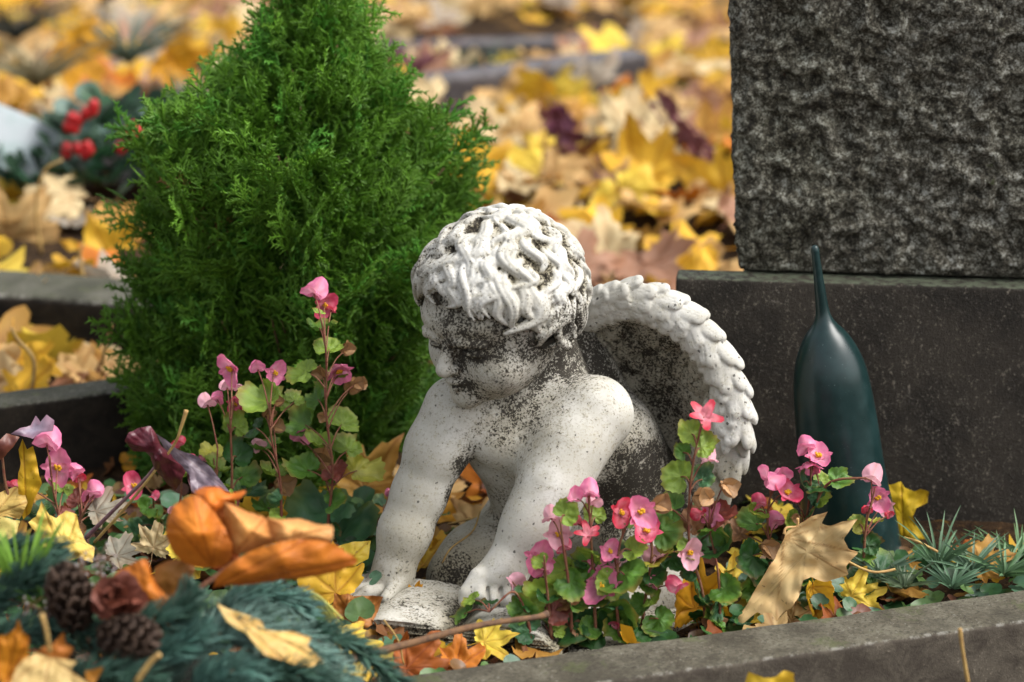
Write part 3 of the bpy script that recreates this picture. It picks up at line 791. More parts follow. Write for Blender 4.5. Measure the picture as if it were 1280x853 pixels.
# ------------------------------------------------------------------ wing
def wing(name, arc, inner_c, mir=False, spots=(), hang=None, h=.0015, arc_r=(.0265, .0155)):
    arc = spline(arc, 60)
    lo = arc.min(0) - .06; hi = arc.max(0) + .06
    lo = np.minimum(lo, inner_c - .07); hi = np.maximum(hi, inner_c + .07)
    W = SDF(lo, hi, h)
    T = np.gradient(arc, axis=0); T /= np.linalg.norm(T, axis=1)[:, None]
    n = len(arc)
    # leading rim
    rr = np.interp(np.linspace(0, 1, n), [0, .25, .7, 1], [arc_r[0] * .8, arc_r[0], arc_r[0] * .78, arc_r[1]])
    for i_ in range(0, n - 3, 3): W.cap(arc[i_], arc[i_ + 3], rr[i_] * .74, rr[min(i_ + 3, n - 1)] * .74, .004)
    # back-swept inner vane: overlapping long feathers running to the inner point, bowed away from the camera
    for i_ in range(3, n, 4):
        a = arc[i_]; b = inner_c + (arc[i_] - inner_c) * .10 + np.array([0, 0, -.03 * i_ / n])
        pts = []
        for t_ in np.linspace(0, 1, 8):
            bow = math.sin(math.pi * min(1, t_ * 1.0)) * .040
            pts.append(a + (b - a) * t_ + np.array([0, bow + .006, 0]))
        for s_ in range(7): W.cap(pts[s_], pts[s_ + 1], .010 - .002 * (s_ % 2), .0095, .004)
    # feathers on the rim: three shingled rows, cup-shaped
    fr = random.Random(5)
    front = np.array([0, -1., 0])
    for row, (offang, st, ln0, wd, sz) in enumerate([(1.15, 0, .028, .018, 1.0), (.66, 1, .028, .018, 1.0), (.18, 0, .027, .018, 1.0), (-.28, 1, .025, .017, .95), (-.74, 0, .023, .016, .9), (-1.15, 1, .020, .014, .8)]):
        i_ = 1 + st * 1.5; ln = ln0
        while i_ < n - 1:
            k_ = int(i_); a = arc[k_]; t_ = T[k_]
            out = nrm(np.cross(t_, front)); out = out if out[2] + .3*out[0] > 0 else -out
            o_ = nrm(out * math.sin(offang) + front * math.cos(offang))
            r_ = rr[k_]
            c_ = a + o_ * (r_ * .80)
            d_ = nrm(t_ + out * (fr.uniform(-.05, .12) if row < 2 else fr.uniform(-.55, -.25)) + o_ * .09)
            Rm = frame(d_, o_)
            s_ = sz * fr.uniform(.88, 1.15) * (.8 + .35 * k_ / n) * r_ / .025
            ln = ln0 * (1 + 1.1 * (k_ / n) ** 2.5)
            W.ell(c_ + d_ * ln * .2, (wd * .62 * s_, ln * .62 * s_, .0052), Rm, .0006)
            W.ell(c_ + d_ * ln * .55 * s_ + o_ * .0012, (wd * .52 * s_, ln * .28 * s_, .0046), Rm, .0012)
            # incised barbs
            for lat in (-.3, .3):
                sd_ = np.cross(d_, o_) * lat * wd * .5
                W.cap(c_ - d_ * ln * .1 + o_ * .0056 + sd_, c_ + d_ * ln * .5 * s_ + o_ * .0054 + sd_ * .6, .0007, .0007, .0006, sub=True)
            i_ += ln * .95 * s_ / (np.linalg.norm(arc[1] - arc[0]) + 1e-9) * .60
    # long feathers hanging at the outer end
    for (x0, y0, ya, x1, y1, yb, wdt) in (hang or []):
        a, b = P(x0, y0, ya), P(x1, y1, yb); c_ = (a + b) / 2; d_ = nrm(b - a); l_ = np.linalg.norm(b - a) / 2
        W.ell(c_, (wdt, l_ * 1.08, .0062), frame(d_, nrm(front + np.array([.35, 0, .1]))), .0008)
        W.cap(a + front * .006, b + front * .003, .0014, .0006, .0015)
    # small plume texture on the inner vane
    for _ in range(230):
        i_ = fr.randrange(4, n); t_ = fr.uniform(.12, .95); a = arc[i_]; b = inner_c
        c_ = a + (b - a) * t_ + np.array([0, math.sin(math.pi * t_) * .040 - .001, 0])
        d_ = nrm(b - a + np.array([0, 0, -.02]))
        W.ell(c_, (.0075, .017, .0062), frame(-d_, nrm(front + d_ * .25)), .0008)
    V, F = W.mesh()
    return V, F
arcp = [P(722, 398, 2.665), P(748, 384, 2.655), P(788, 374, 2.64), (P(832, 385, 2.63)), P(872, 415, 2.62), P(902, 458, 2.61), P(918, 505, 2.605), P(922, 545, 2.60)]
hang = [(905, 470, 2.60, 920, 545, 2.595, .0105), (916, 495, 2.60, 931, 570, 2.60, .0105), (893, 475, 2.60, 905, 560, 2.595, .0105), (900, 520, 2.60, 905, 600, 2.60, .012), (915, 540, 2.605, 918, 612, 2.605, .011),
        (926, 530, 2.61, 930, 592, 2.61, .009), (884, 500, 2.605, 893, 590, 2.60, .011), (890, 560, 2.605, 893, 625, 2.61, .011), (905, 580, 2.61, 905, 640, 2.62, .011), (872, 540, 2.62, 878, 640, 2.62, .012)]
V, F = wing('wing', arcp, P(790, 610, 2.685), hang=hang)
pix_c = P(815, 470, 2.66)
rimd = np.full(len(V), 9.0)
arc_s = spline(arcp, 40)
for a in arc_s: rimd = np.minimum(rimd, np.linalg.norm(V - a, axis=1))
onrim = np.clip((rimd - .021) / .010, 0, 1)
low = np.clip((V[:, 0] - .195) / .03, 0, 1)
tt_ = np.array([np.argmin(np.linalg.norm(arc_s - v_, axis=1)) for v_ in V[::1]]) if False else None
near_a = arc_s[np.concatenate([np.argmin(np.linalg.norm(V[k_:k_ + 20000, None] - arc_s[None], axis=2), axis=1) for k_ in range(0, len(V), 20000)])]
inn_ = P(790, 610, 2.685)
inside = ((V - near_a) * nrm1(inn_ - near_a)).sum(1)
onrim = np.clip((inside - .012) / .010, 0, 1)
dirt_shade = np.clip(onrim * (.50 + .45 * fbm(V, 45, 3, 79)) * (1 - .72 * low) + .12, 0, 1)
obj('wing', V, F, M['stone'], ST, True, {'dirt_shade': dirt_shade, 'groove': np.clip(onrim * .6, 0, 1), 'lichen': grime(V, [(840, 395, 2.62, .005, .9), (735, 385, 2.64, .006, .6)])})
# the other wing, folded away behind the head, mostly hidden
dx = -.145
arc2 = [P(700, 430, 2.68), P(655, 408, 2.71), P(615, 405, 2.74), P(590, 430, 2.76), P(586, 468, 2.77), P(600, 505, 2.775)]
V, F = wing('wing', arc2, P(660, 520, 2.72), h=.0022, arc_r=(.018, .010))
obj('wing', V, F, M['stone'], ST, True, {'dirt_shade': np.full(len(V), .55), 'lichen': np.zeros(len(V))})

# ------------------------------------------------------------------ open book under the hands
bz = SDF(P(465, 800, 2.36) - [.03, .03, .05], P(720, 740, 2.53) + [.03, .03, .04], .0012)
sl, X = bz._box(bz.lo, bz.lo + (bz.dim - 1) * bz.h)
bc = P(582, 775, 2.45); bx_, by_, bz_ = X[..., 0] - bc[0], X[..., 1] - 2.455, X[..., 2]
# rotate a little
ca, sa = math.cos(.22), math.sin(.22)
u_, w_ = bx_ * ca - by_ * sa, bx_ * sa + by_ * ca
half = .112
au = np.abs(u_)
toph = .021 + .010 * np.sin(np.clip(au / half, 0, 1) * math.pi * .85) - .016 * np.clip((au / half - .62) / .38, 0, 1) ** 2 - .011 * np.exp(-(au / .012) ** 2)
toph = toph + .0035 * np.sin(u_ * 30)
lay = .0011 * np.sin(bz_ * 6.283 / .0042 + 2 * np.sin(u_ * 22)) + .0008 * np.sin(bz_ * 6.283 / .0019)
edge_w = np.maximum(au - half, np.abs(w_) - .056) + lay + .010 * (.028 - bz_) * (bz_ < .028) * 0
split = -.003 + .0035 * np.exp(-((bz_ - .020 - .004 * np.sin(u_ * 24)) / .0016) ** 2) + .0035 * np.exp(-((bz_ - .008) / .0016) ** 2)
page = np.maximum(np.maximum(edge_w + split, bz_ - toph), -.004 - bz_)
cov = np.maximum(np.maximum(au - half - .006, np.abs(w_) - .061), np.abs(bz_ - .001) - .0035)
bz.f[...] = np.minimum(page, cov).astype(np.float32)
V, F = bz.mesh()
V = V + fbm(V, 90, 3, 5)[:, None] * .0006
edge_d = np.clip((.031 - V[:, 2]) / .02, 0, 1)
dirt_shade = np.clip(.34 + .40 * edge_d + .3 * fbm(V, 40, 3, 81) + grime(V, [(645, 775, 2.41, .02, .5)]), 0, 1)
obj('book', V, F, M['stone'], ST, True, {'dirt_shade': dirt_shade, 'groove': np.clip(edge_d * 1.2, 0, 1), 'lichen': grime(V, [(470, 790, 2.40, .02, .35), (500, 805, 2.40, .014, .3)])})
# base slab
sb = SDF((-.17, 2.34, -.05), (.26, 2.80, .03), .003)
sl, X = sb._box(sb.lo, sb.lo + (sb.dim - 1) * sb.h)
ex = np.sqrt(((X[..., 0] - .055) / .165) ** 2 + ((X[..., 1] - 2.57) / .185) ** 2)
d = (ex - 1 + .03 * np.sin(np.arctan2(X[..., 1] - 2.57, X[..., 0] - .055) * 5)) * .16
sb.f[...] = np.maximum(d, np.abs(X[..., 2] + .016) - .018 + .004 * ex).astype(np.float32)
V, F = sb.mesh(); V = V + fbm(V, 50, 4, 6)[:, None] * .002
obj('base', V, F, M['stone'], ST, True, {'groove': np.full(len(V), .5),'dirt_shade': np.clip(.55 + .3 * fbm(V, 30, 3, 82), 0, 1), 'lichen': np.zeros(len(V))})
# ------------------------------------------------------------------ leaves
MAPLE = [(0, 1.0), (4, .90), (8, .84), (12, .86), (16, .70), (22, .58), (28, .55), (33, .62), (37, .76), (41, .75), (46, .95), (50, .84), (54, .76), (59, .78), (64, .62), (72, .52), (80, .50), (86, .60), (92, .72), (98, .60), (105, .52), (112, .54), (120, .42), (135, .33), (150, .30), (165, .22), (174, .10), (180, .03)]
def outline(tab, asym=0, jit=0, rs=None, saw=0):
    a = np.array([t_[0] for t_ in tab], float); r = np.array([t_[1] for t_ in tab], float)
    def fn(th):      # th: angle from tip, signed
        aa = np.abs(th); rr = np.interp(aa, a, r)
        if jit: rr = rr * (1 + jit * np.sin(th * .31 + rs) * .5 + jit * .5 * np.sin(th * .083 + rs * 2))
        if saw: rr = rr * (1 + saw * np.where((np.arange(len(th)) % 2) == 0, 1, -1))
        return rr * np.where(th > 0, 1 + asym, 1 - asym)
    return fn
def blade(fn, nt=96, nr=8, veins=(0, 46, -46, 92, -92), curl=.3, cup=.1, wav=.05, seed=0, roll=0.0, tip=0.0, tears=0.0):
    """leaf blade, unit size: petiole at origin, tip towards +y, normal +z"""
    th = np.linspace(-180, 180, nt, endpoint=False) + .01
    r = fn(th)
    if tears: 
        rs = np.random.default_rng(seed); r = r * (1 - tears * (rs.random(nt) > .82) * rs.random(nt))
    a = np.radians(th)
    t_ = np.linspace(0, 1, nr + 1)[1:] ** .8
    rr = t_[:, None] * r[None]
    x = (rr * np.sin(a)).ravel(); y = (rr * np.cos(a)).ravel()
    x = np.append(x, 0); y = np.append(y, 0)
    p = np.stack([x, y, np.full_like(x, seed * 3.1)], 1)
    z = wav * fbm(p, 2.2, 3, seed + 1) * 1.2 + cup * (x * x + y * y) + wav * .5 * fbm(p, 7, 2, seed + 2)
    # pleats between the main veins
    vv = np.full(len(x), 9.0); rad = np.sqrt(x * x + y * y)
    for v_ in veins:
        s_, c_ = math.sin(math.radians(v_)), math.cos(math.radians(v_))
        along = x * s_ + y * c_
        d = np.where(along > 0, np.abs(x * c_ - y * s_), rad)
        vv = np.minimum(vv, d)
    z = z - np.exp(-(vv / .06) ** 2) * .018
    vein = np.exp(-(vv / (.012 + .012 * (1 - rad))) ** 2)
    # curl: bend sideways about the midrib and tip down
    if roll:
        R_ = 1 / roll; ang = x / R_; x, z = np.sin(ang) * (R_ - z), R_ - np.cos(ang) * (R_ - z)
    if tip:
        R_ = 1 / tip; ang = y / R_; y, z = np.sin(ang) * (R_ - z), R_ - np.cos(ang) * (R_ - z)
    v = np.stack([x, y, z], 1)
    i = np.arange(nr - 1)[:, None] * nt; j = np.arange(nt)[None]; k = (j + 1) % nt
    F = [np.stack([i + j, i + nt + j, i + nt + k, i + k], -1).reshape(-1, 4)]
    jj = np.arange(nt); kk = (jj + 1) % nt
    F.append(np.stack([np.full(nt, nr * nt), jj, kk], -1))
    return v, F, vein, rad
LC = dict(yellow=(.66, .40, .030), gold=(.60, .30, .018), buff=(.56, .37, .15), cream=(.62, .50, .28), orange=(.52, .17, .018), brown=(.20, .085, .03), pink=(.36, .20, .13), lemon=(.70, .52, .06), rust=(.33, .09, .015), wine=(.10, .018, .022), ochre=(.45, .25, .05), grey=(.38, .33, .26), dull=(.30, .28, .22))
def leafcol(base, v, rad, vein, seed, edge=(.30, .12, .03), ea=.4):
    base = np.array(base)
    n_ = fbm(np.stack([v[:, 0], v[:, 1], 0 * v[:, 0] + seed], 1), 2.5, 3, seed)[:, None]
    c = base * (1 + .3 * n_)
    e = np.clip((rad[:, None] - .45) * 1.4 + .5 * n_, 0, 1) * ea
    return np.clip(c * (1 - e) + np.array(edge) * e, 0, 1)
def maple_mesh(seed, col, nt=96, nr=8, size=1.0, thick=None, mat='leaf', stalk=True, ea=.35, **kw):
    fn = outline(MAPLE, asym=random.Random(seed).uniform(-.12, .12), jit=.14, rs=seed)
    v, F, vein, rad = blade(fn, nt, nr, seed=seed, **kw)
    c = leafcol(col, v, rad, vein, seed, ea=ea)
    mb = MB(); mb.add(v * size, F, col=c, vein=vein)
    if stalk:
        sv, sf = tube(np.array([[0, 0, 0], [.02, -.2, .03], [.06, -.45, .02], [.03, -.75, .07]]) * size, np.array([.014, .010, .009, .012]) * size, 5, 8)
        mb.add(sv, sf, col=np.tile(np.array(col) * [.9, .75, .7], (len(sv), 1)), vein=np.zeros(len(sv)))
    return mb
def at_maple(px, py, y, size, tipdir, normal, seed, col, label, name='maple_leaf', group=None, mat='leaf', stalk=True, nt=120, nr=10, cat='leaf', center=.35, **kw):
    """a single fallen leaf; size = length in metres; (px,py,y) = middle of the blade"""
    v, f, a = maple_mesh(seed, col, nt, nr, size * .62, mat=mat, stalk=stalk, **kw).out()
    Rm = frame(tipdir, normal)
    wv = v @ Rm.T + P(px, py, y) - Rm[:, 1] * size * .62 * center
    o = obj(name, wv, f, M[mat], None, True, a); tag(o, label, cat, group); return o

# ------------------------------------------------------------------ leaves behind: individuals, then the mass beneath
rb = random.Random(21)
def gz(x, y): return float(ground_z(np.array([x]), np.array([y]))[0])
pool = []
for k_ in range(34):
    cn = rb.choice(['yellow', 'yellow', 'pink', 'buff', 'buff', 'cream', 'cream', 'lemon', 'orange', 'pink', 'ochre', 'brown', 'grey', 'buff', 'yellow', 'cream', 'cream', 'buff', 'lemon'])
    mb = maple_mesh(200 + k_, LC[cn], 72, 5, 1.0, wav=rb.uniform(.10, .26), cup=rb.uniform(-.15, .25), roll=rb.choice([0, .5, -.7, 1.0]), tip=rb.choice([0, .5, -.6]), ea=rb.uniform(.1, .5))
    v, f, a = mb.out(); pool.append((cn, mesh_data('maple_leaf', v, f, M['leaf_far'], True, a)))
word = dict(yellow='yellow', gold='golden', buff='buff', cream='cream', lemon='lemon yellow', orange='orange', pink='pinkish brown', ochre='ochre', brown='brown', grey='greyish')
def zone(px, py):
    if px < 330: return 'behind the green shrub at the left' if py < 260 else 'beside the blackened kerbs at the left'
    if py < 110: return 'around the far grey border stones'
    return 'between the green shrub and the gravestone'
EX = [(872, 255), (742, 245), (800, 150), (612, 150), (625, 235), (128, 305), (25, 275), (672, 118)]
count = 0; tries = 0; taken = []
while count < 285 and tries < 9000:
    tries += 1
    px = rb.uniform(-30, 930); py = rb.uniform(-20, 350) if px > 330 else rb.uniform(-20, 495)
    if 190 < px < 520 and py > 90: continue
    if px > 540 and px < 720 and py > 300: continue
    if any(abs(px - ex) < 62 and -30 < py - ey < 80 for ex, ey in EX) and rb.random() < .9: continue
    r_ = ray(px, py); q = G(px, py, .05)
    if q[1] > 8.5 or q[1] < 3.05: continue
    if px < 200 and 350 < py < 460: continue
    if 545 < px < 820 and 45 < py < 128 + (px > 700) * -20: continue
    if 40 < px < 215 and 185 < py < 292: continue
    z_ = gz(q[0], q[1])
    if px < 200 and 270 < py < 352: z_ = .108
    s_ = rb.uniform(.066, .122)
    if any((abs(q[0] - a) < .045 and abs(q[1] - b) < .10) for a, b in taken): continue
    taken.append((q[0], q[1]))
    cn, me = rb.choice(pool)
    if px < 200 and py > 400: cn, me = rb.choice([m_ for m_ in pool if m_[0] in ('buff', 'brown', 'ochre', 'yellow')])
    az = rb.uniform(0, 6.28); tl = abs(rb.gauss(0, .42)); ta = rb.uniform(0, 6.28)
    N = nrm([math.sin(tl) * math.cos(ta), math.sin(tl) * math.sin(ta) - .45, math.cos(tl)])
    Rm = frame(np.cross(N, [math.cos(az), math.sin(az), .1]), N)
    o = place('maple_leaf', me, mat4((q[0], q[1], z_ + rb.uniform(.018, .05)), Rm, s_))
    tag(o, 'blurred %s fallen maple leaf %s' % (word[cn], zone(px, py)), 'leaf', 'fallen maple leaves behind the statue'); count += 1
# big clear ones behind
for i_, (px, py, y, s_, td, nn, col, lab) in enumerate([
    (872, 255, 4.05, .22, (-.7, .3, -.25), (-.1, -.75, .65), 'yellow', 'large bright yellow maple leaf propped beside the left edge of the gravestone'),
    (742, 245, 4.05, .20, (-.3, .5, .5), (.1, -.8, .55), 'buff', 'large pale buff maple leaf standing up left of the bright yellow one'),
    (672, 118, 4.75, .12, (-.2, .2, -.6), (0, -.8, .6), 'yellow', 'small vivid yellow maple leaf just below the far border stone'),
    (800, 150, 4.5, .17, (.7, .2, .3), (0, -.7, .7), 'cream', 'pale cream maple leaf with yellow heart at upper right of the far litter'),
    (835, 165, 4.4, .12, (.8, -.2, -.2), (.2, -.7, .7), 'cream', 'whitish curled maple leaf at the end of the pale cream one'),
    (612, 150, 4.5, .18, (-.3, .5, .2), (.2, -.7, .7), 'cream', 'pale whitish yellow maple leaf right of the shrub top'),
    (625, 235, 4.2, .17, (-.1, .3, .7), (.3, -.85, .4), 'orange', 'deep orange maple leaf standing behind the right side of the shrub'),
    (760, 300, 3.9, .17, (.9, .1, 0), (0, -.5, .8), 'cream', 'long pale cream maple leaf lying behind the head of the statue'),
    (740, 335, 3.7, .16, (.8, .3, .1), (0, -.5, .8), 'pink', 'pinkish dry maple leaf lying just above the wing'),
    (830, 330, 3.75, .17, (-.8, .3, .1), (0, -.5, .8), 'pink', 'dull pinkish brown maple leaf above the wing near the plinth'),
    (128, 305, 3.75, .15, (-.3, .2, .6), (.1, -.8, .5), 'yellow', 'bright yellow maple leaf standing on the back kerb at the left'),
    (25, 275, 3.8, .17, (.4, .2, .5), (.1, -.8, .5), 'buff', 'large buff maple leaf on the back kerb at the left edge'),
    (20, 225, 4.0, .11, (.4, .2, .5), (.1, -.8, .5), 'lemon', 'lemon yellow maple leaf under the white card'),
    (105, 75, 4.6, .17, (.4, .2, -.5), (.1, -.8, .5), 'gold', 'large orange gold maple leaf above the planter at top left'),
    (225, 85, 4.7, .15, (.4, .2, -.5), (-.1, -.8, .5), 'gold', 'golden maple leaf touching the shrub at top left'),
    (112, 470, 3.25, .12, (.8, .2, .2), (0, -.5, .8), 'buff', 'dull buff maple leaf lying between the two black kerbs')]):
    at_maple(px, py, y, s_, td, nn, 300 + i_, LC[col], lab, mat='leaf_far', nt=96, nr=7, wav=.16, cup=.1, roll=.4)
# arching dry stalks among them
for i_, (pts, lab) in enumerate([([(52, 318, 3.7), (45, 260, 3.7), (55, 215, 3.7), (78, 200, 3.7)], 'pale arching leaf stalk standing in front of the planter'),
    ([(40, 490, 3.12), (42, 450, 3.12), (22, 425, 3.12), (14, 410, 3.12)], 'dry upright stalk between the black kerbs at the left edge'),
    ([(128, 470, 3.15), (130, 440, 3.15), (140, 405, 3.15)], 'thin dry stalk between the black kerbs near the shrub'),
    ([(105, 355, 3.5), (100, 320, 3.5), (104, 305, 3.5)], 'short pale stalk on the back kerb')]):
    v, f = tube([P(*q_) for q_ in pts], [.003, .0028, .0022], 6, 14); o = obj('leaf_stalk', v, f, M['straw']); tag(o, lab, 'stalk')
# uncountable mass of litter under and between them
mass = MB(); lv = [maple_mesh(400 + k_, (1, 1, 1), 30, 2, 1.0, stalk=False, wav=.25, cup=.15, roll=.5, ea=0).out() for k_ in range(6)]
STONES = [(P(548, 100, 4.80), P(815, 66, 5.05)), (P(500, 54, 5.45), P(700, 50, 5.50))]
nrg = np.random.default_rng(3); cols = list(LC.values())
def scatter(n_, xr, yr, size, cw, lift=(.002, .03), tilt=.35):
    for _ in range(n_):
        x_, y_ = nrg.uniform(*xr), nrg.uniform(*yr)
        if any(abs((y_ - (a[1] + (b[1] - a[1]) * (x_ - a[0]) / (b[0] - a[0]) + .06))) < .13 and a[0] - .1 < x_ < b[0] + .1 for a, b in STONES): continue
        v, f, a = lv[nrg.integers(6)]
        az = nrg.uniform(0, 6.28); N = nrm([nrg.normal() * tilt, nrg.normal() * tilt - .1, 1])
        Rm = frame(np.cross(N, [math.cos(az), math.sin(az), 0]), N)
        w_ = (v * nrg.uniform(*size)) @ Rm.T + np.array([x_, y_, gz(x_, y_) + nrg.uniform(*lift)])
        c_ = np.array(LC[cw[nrg.integers(len(cw))]]) * nrg.uniform(.7, 1.1)
        mass.add(w_, f, col=np.tile(c_, (len(v), 1)), vein=a['vein'])
cw = ['yellow', 'yellow', 'buff', 'buff', 'cream', 'cream', 'orange', 'brown', 'pink', 'ochre', 'lemon', 'lemon', 'cream', 'grey']
scatter(190, (-1.6, 1.0), (5.0, 6.1), (.05, .08), cw)
scatter(520, (-1.3, .75), (3.15, 5.0), (.06, .10), cw)
scatter(420, (-2.2, 1.5), (6.1, 9.0), (.06, .10), cw)
scatter(500, (-5, 4), (9.0, 18), (.09, .2), cw)
scatter(60, (-.75, -.35), (3.02, 3.3), (.04, .06), ['brown', 'buff', 'ochre'])
o = mass.build('leaf_litter', M['leaf_far']); tag(o, 'thick carpet of mixed yellow, buff and brown fallen leaves over the ground behind', 'leaf litter', kind='stuff')
o['label'] = 'thick carpet of yellow, buff and brown fallen leaves covering the ground behind the graves'

# ------------------------------------------------------------------ conifer shrub
def frond(seed, L=.075):
    rr_ = random.Random(seed); segs = []   # (a, b, w0, w1, shade)
    def twig(p, d, l, w, lev, shade):
        n_ = (7, 4, 1)[lev]
        q = np.array(p, float); d = np.array(d, float)
        for i_ in range(n_):
            e = q + d * l / n_
            segs.append((q.copy(), e.copy(), w * (1 - .5 * i_ / n_), w * (1 - .5 * (i_ + 1) / n_) * (.6 if i_ == n_ - 1 else 1), shade + .25 * (i_ / n_)))
            if lev < 2:
                for s_ in (-1, 1):
                    if rr_.random() < .92:
                        a = s_ * math.radians(rr_.uniform(32, 52)); c_, s__ = math.cos(a), math.sin(a)
                        nd = np.array([d[0] * c_ - d[1] * s__, d[0] * s__ + d[1] * c_, rr_.uniform(-.15, .15)])
                        twig(q + (e - q) * rr_.uniform(.2, .9), nrm(nd), l * (.42 if lev == 0 else .36) * (1 - .45 * i_ / n_) * rr_.uniform(.75, 1.15), w * .85, lev + 1, shade + .2)
            d = nrm(d + np.array([rr_.uniform(-.12, .12), rr_.uniform(-.05, .05), rr_.uniform(-.1, .1)])); q = e
    twig((0, 0, 0), (0, 1, 0), L, .0019, 0, 0.0)
    V, F, S = [], [], []
    n_ = 0
    for a, b, w0, w1, sh in segs:
        d = nrm(b - a); s_ = nrm(np.cross(d, [0, 0, 1])); z_ = np.array([0, 0, 1.])
        V += [a + s_ * w0, a - s_ * w0, a + z_ * w0 * .55, b + s_ * w1, b - s_ * w1, b + z_ * w1 * .55]
        F += [[n_, n_ + 3, n_ + 5, n_ + 2], [n_ + 2, n_ + 5, n_ + 4, n_ + 1], [n_ + 1, n_ + 4, n_ + 3, n_]]
        S += [sh] * 3 + [min(1, sh + .1)] * 3; n_ += 6
    return np.array(V), np.array(F), np.array(S)
fr = [frond(k_) for k_ in range(7)]
SB = thing('conifer_shrub', (-.245, 2.955, 0), 'bushy bright green dwarf conifer with feathery sprays standing behind the statue at left', 'shrub')
c0 = np.array([-.255, 2.97, 0.0]); k1 = 2.97
# outline read as half width against height (m)
def world_w(px0, px1, row, yy=2.95): a, b = P(px0, row, yy), P(px1, row, yy); return a[2], (a[0] + b[0]) / 2, (b[0] - a[0]) / 2
prof = [world_w(*q_) for q_ in [(215, 480, 640), (180, 500, 590), (165, 515, 520), (180, 530, 440), (178, 560, 350), (172, 578, 270), (168, 565, 215), (212, 520, 160), (272, 490, 115), (322, 460, 60), (352, 440, 5), (368, 420, -55), (380, 405, -120)]]
pz = np.array([q_[0] for q_ in prof]); pc_ = np.array([q_[1] for q_ in prof]); pw_ = np.array([q_[2] for q_ in prof])
mb = MB(); nr_ = np.random.default_rng(11)
ztop = pz[-1]
# clumps: secondary leaders give the outline its tufts
def shell(zz, th, f):
    cx = np.interp(zz, pz, pc_); w_ = np.interp(zz, pz, pw_)
    lump = 1 + .10 * math.sin(th * 3 + zz * 18) + .24 * max(-.6, math.sin(th * 6 - zz * 33) * math.sin(zz * 41 + th * 2))
    return np.array([cx + w_ * f * lump * math.cos(th), c0[1] + w_ * .82 * f * lump * math.sin(th), zz])
n_fr = 0
while n_fr < 2500:
    zz = nr_.uniform(.0, ztop); th = nr_.uniform(-math.pi, math.pi)
    w_ = np.interp(zz, pz, pw_)
    if nr_.random() > w_ / .24 + .15: continue
    if math.sin(th) > .35 and nr_.random() < .6: continue
    f = nr_.choice([nr_.uniform(.66, .92), nr_.uniform(.35, .7)], p=[.72, .28])
    p = shell(zz, th, f)
    el = nr_.uniform(.45, 1.3); th2 = th + nr_.normal() * .45
    d = np.array([math.cos(th2) * math.cos(el), math.sin(th2) * math.cos(el), math.sin(el)])
    N = nrm(np.cross(d, nr_.normal(size=3)) + np.array([0, -.8, .2]))
    v, f_, s_ = fr[nr_.integers(7)]
    Rm = frame(d, N); sc = nr_.uniform(.8, 1.4) * (.65 + .35 * min(1, w_ / .15))
    wv = (v * sc) @ Rm.T + p - d * .045
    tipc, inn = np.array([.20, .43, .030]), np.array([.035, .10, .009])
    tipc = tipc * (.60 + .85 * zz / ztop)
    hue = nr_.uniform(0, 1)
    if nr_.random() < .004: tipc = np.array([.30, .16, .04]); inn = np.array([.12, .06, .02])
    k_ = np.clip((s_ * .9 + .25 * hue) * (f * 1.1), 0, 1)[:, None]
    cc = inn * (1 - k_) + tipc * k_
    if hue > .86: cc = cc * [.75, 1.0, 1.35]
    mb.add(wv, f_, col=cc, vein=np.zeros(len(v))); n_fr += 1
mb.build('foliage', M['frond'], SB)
tr = MB(); rt = random.Random(4)
v, f = tube([c0, c0 + [.01, 0, .25], c0 + [.0, 0, .5], c0 + [.01, 0, .75]], [.016, .012, .008, .002], 8, 20); tr.add(v, f)
for k_ in range(70):
    z0 = rt.uniform(.0, .5); th = rt.uniform(-3.1, 3.1); zz = min(ztop - .05, z0 + rt.uniform(.08, .25)); e = shell(zz, th, .85); s_ = c0 + [0, 0, z0]
    m_ = (s_ + e) / 2 + np.array([0, 0, -.03]); v, f = tube([s_, m_, e], [.005, .003, .001], 5, 10); tr.add(v, f)
v, f, _ = tr.out(); obj('trunk', v, f, M['bark'], SB)
# ------------------------------------------------------------------ begonias
BL = [(0, .78), (15, .80), (35, .80), (60, .76), (90, .70), (120, .62), (150, .46), (168, .28), (176, .12), (180, .03)]
GREENS = dict(deep=(.030, .10, .022), mid=(.085, .20, .030), lime=(.22, .34, .045), blue=(.05, .14, .06), yel=(.36, .36, .05), red=(.20, .05, .035), brown=(.30, .15, .07))
def beg_leaf(seed, tone):
    rs = random.Random(seed)
    v, F, vein, rad = blade(outline(BL, asym=rs.uniform(.08, .2) * rs.choice([-1, 1]), jit=.10, rs=seed, saw=.012), 52, 6, veins=(0, 35, -35, 75, -75, 120, -120), seed=seed, wav=.20, cup=rs.uniform(.08, .45), roll=rs.choice([0, .3, .6]), tip=rs.choice([0, .4, -.5]))
    base = np.array(GREENS[tone]); n_ = fbm(v * [1, 1, 0] + seed, 2.5, 3, seed)[:, None]
    c = base * (1 + .5 * n_); e = np.clip((rad[:, None] - .55) * 1.8 + n_ * .8, 0, 1) * .6
    c = c * (1 - e) + np.array([.30, .33, .06] if tone in ('mid', 'lime', 'blue') else base * .8) * e
    e2 = np.clip((rad[:, None] - .72) * 8, 0, 1) * (tone in ('mid', 'lime', 'deep')) * .4
    c = c * (1 - e2) + np.array([.25, .07, .03]) * e2
    return mesh_data('leaf', v, F, M['begonia_leaf'], True, {'col': np.clip(c, 0, 1), 'vein': vein})
LEAFM = {t_: [beg_leaf(40 + 7 * i_ + j_, t_) for j_ in range(4)] for i_, t_ in enumerate(GREENS)}
PINKS = dict(pink=(.80, .20, .38), rose=(.72, .07, .16), light=(.85, .45, .52), hot=(.66, .03, .07))
PT = [(0, .98), (20, .97), (45, .88), (70, .72), (100, .50), (140, .28), (180, .10)]
PN = [(0, 1.0), (10, .92), (22, .66), (40, .42), (70, .25), (120, .14), (180, .08)]
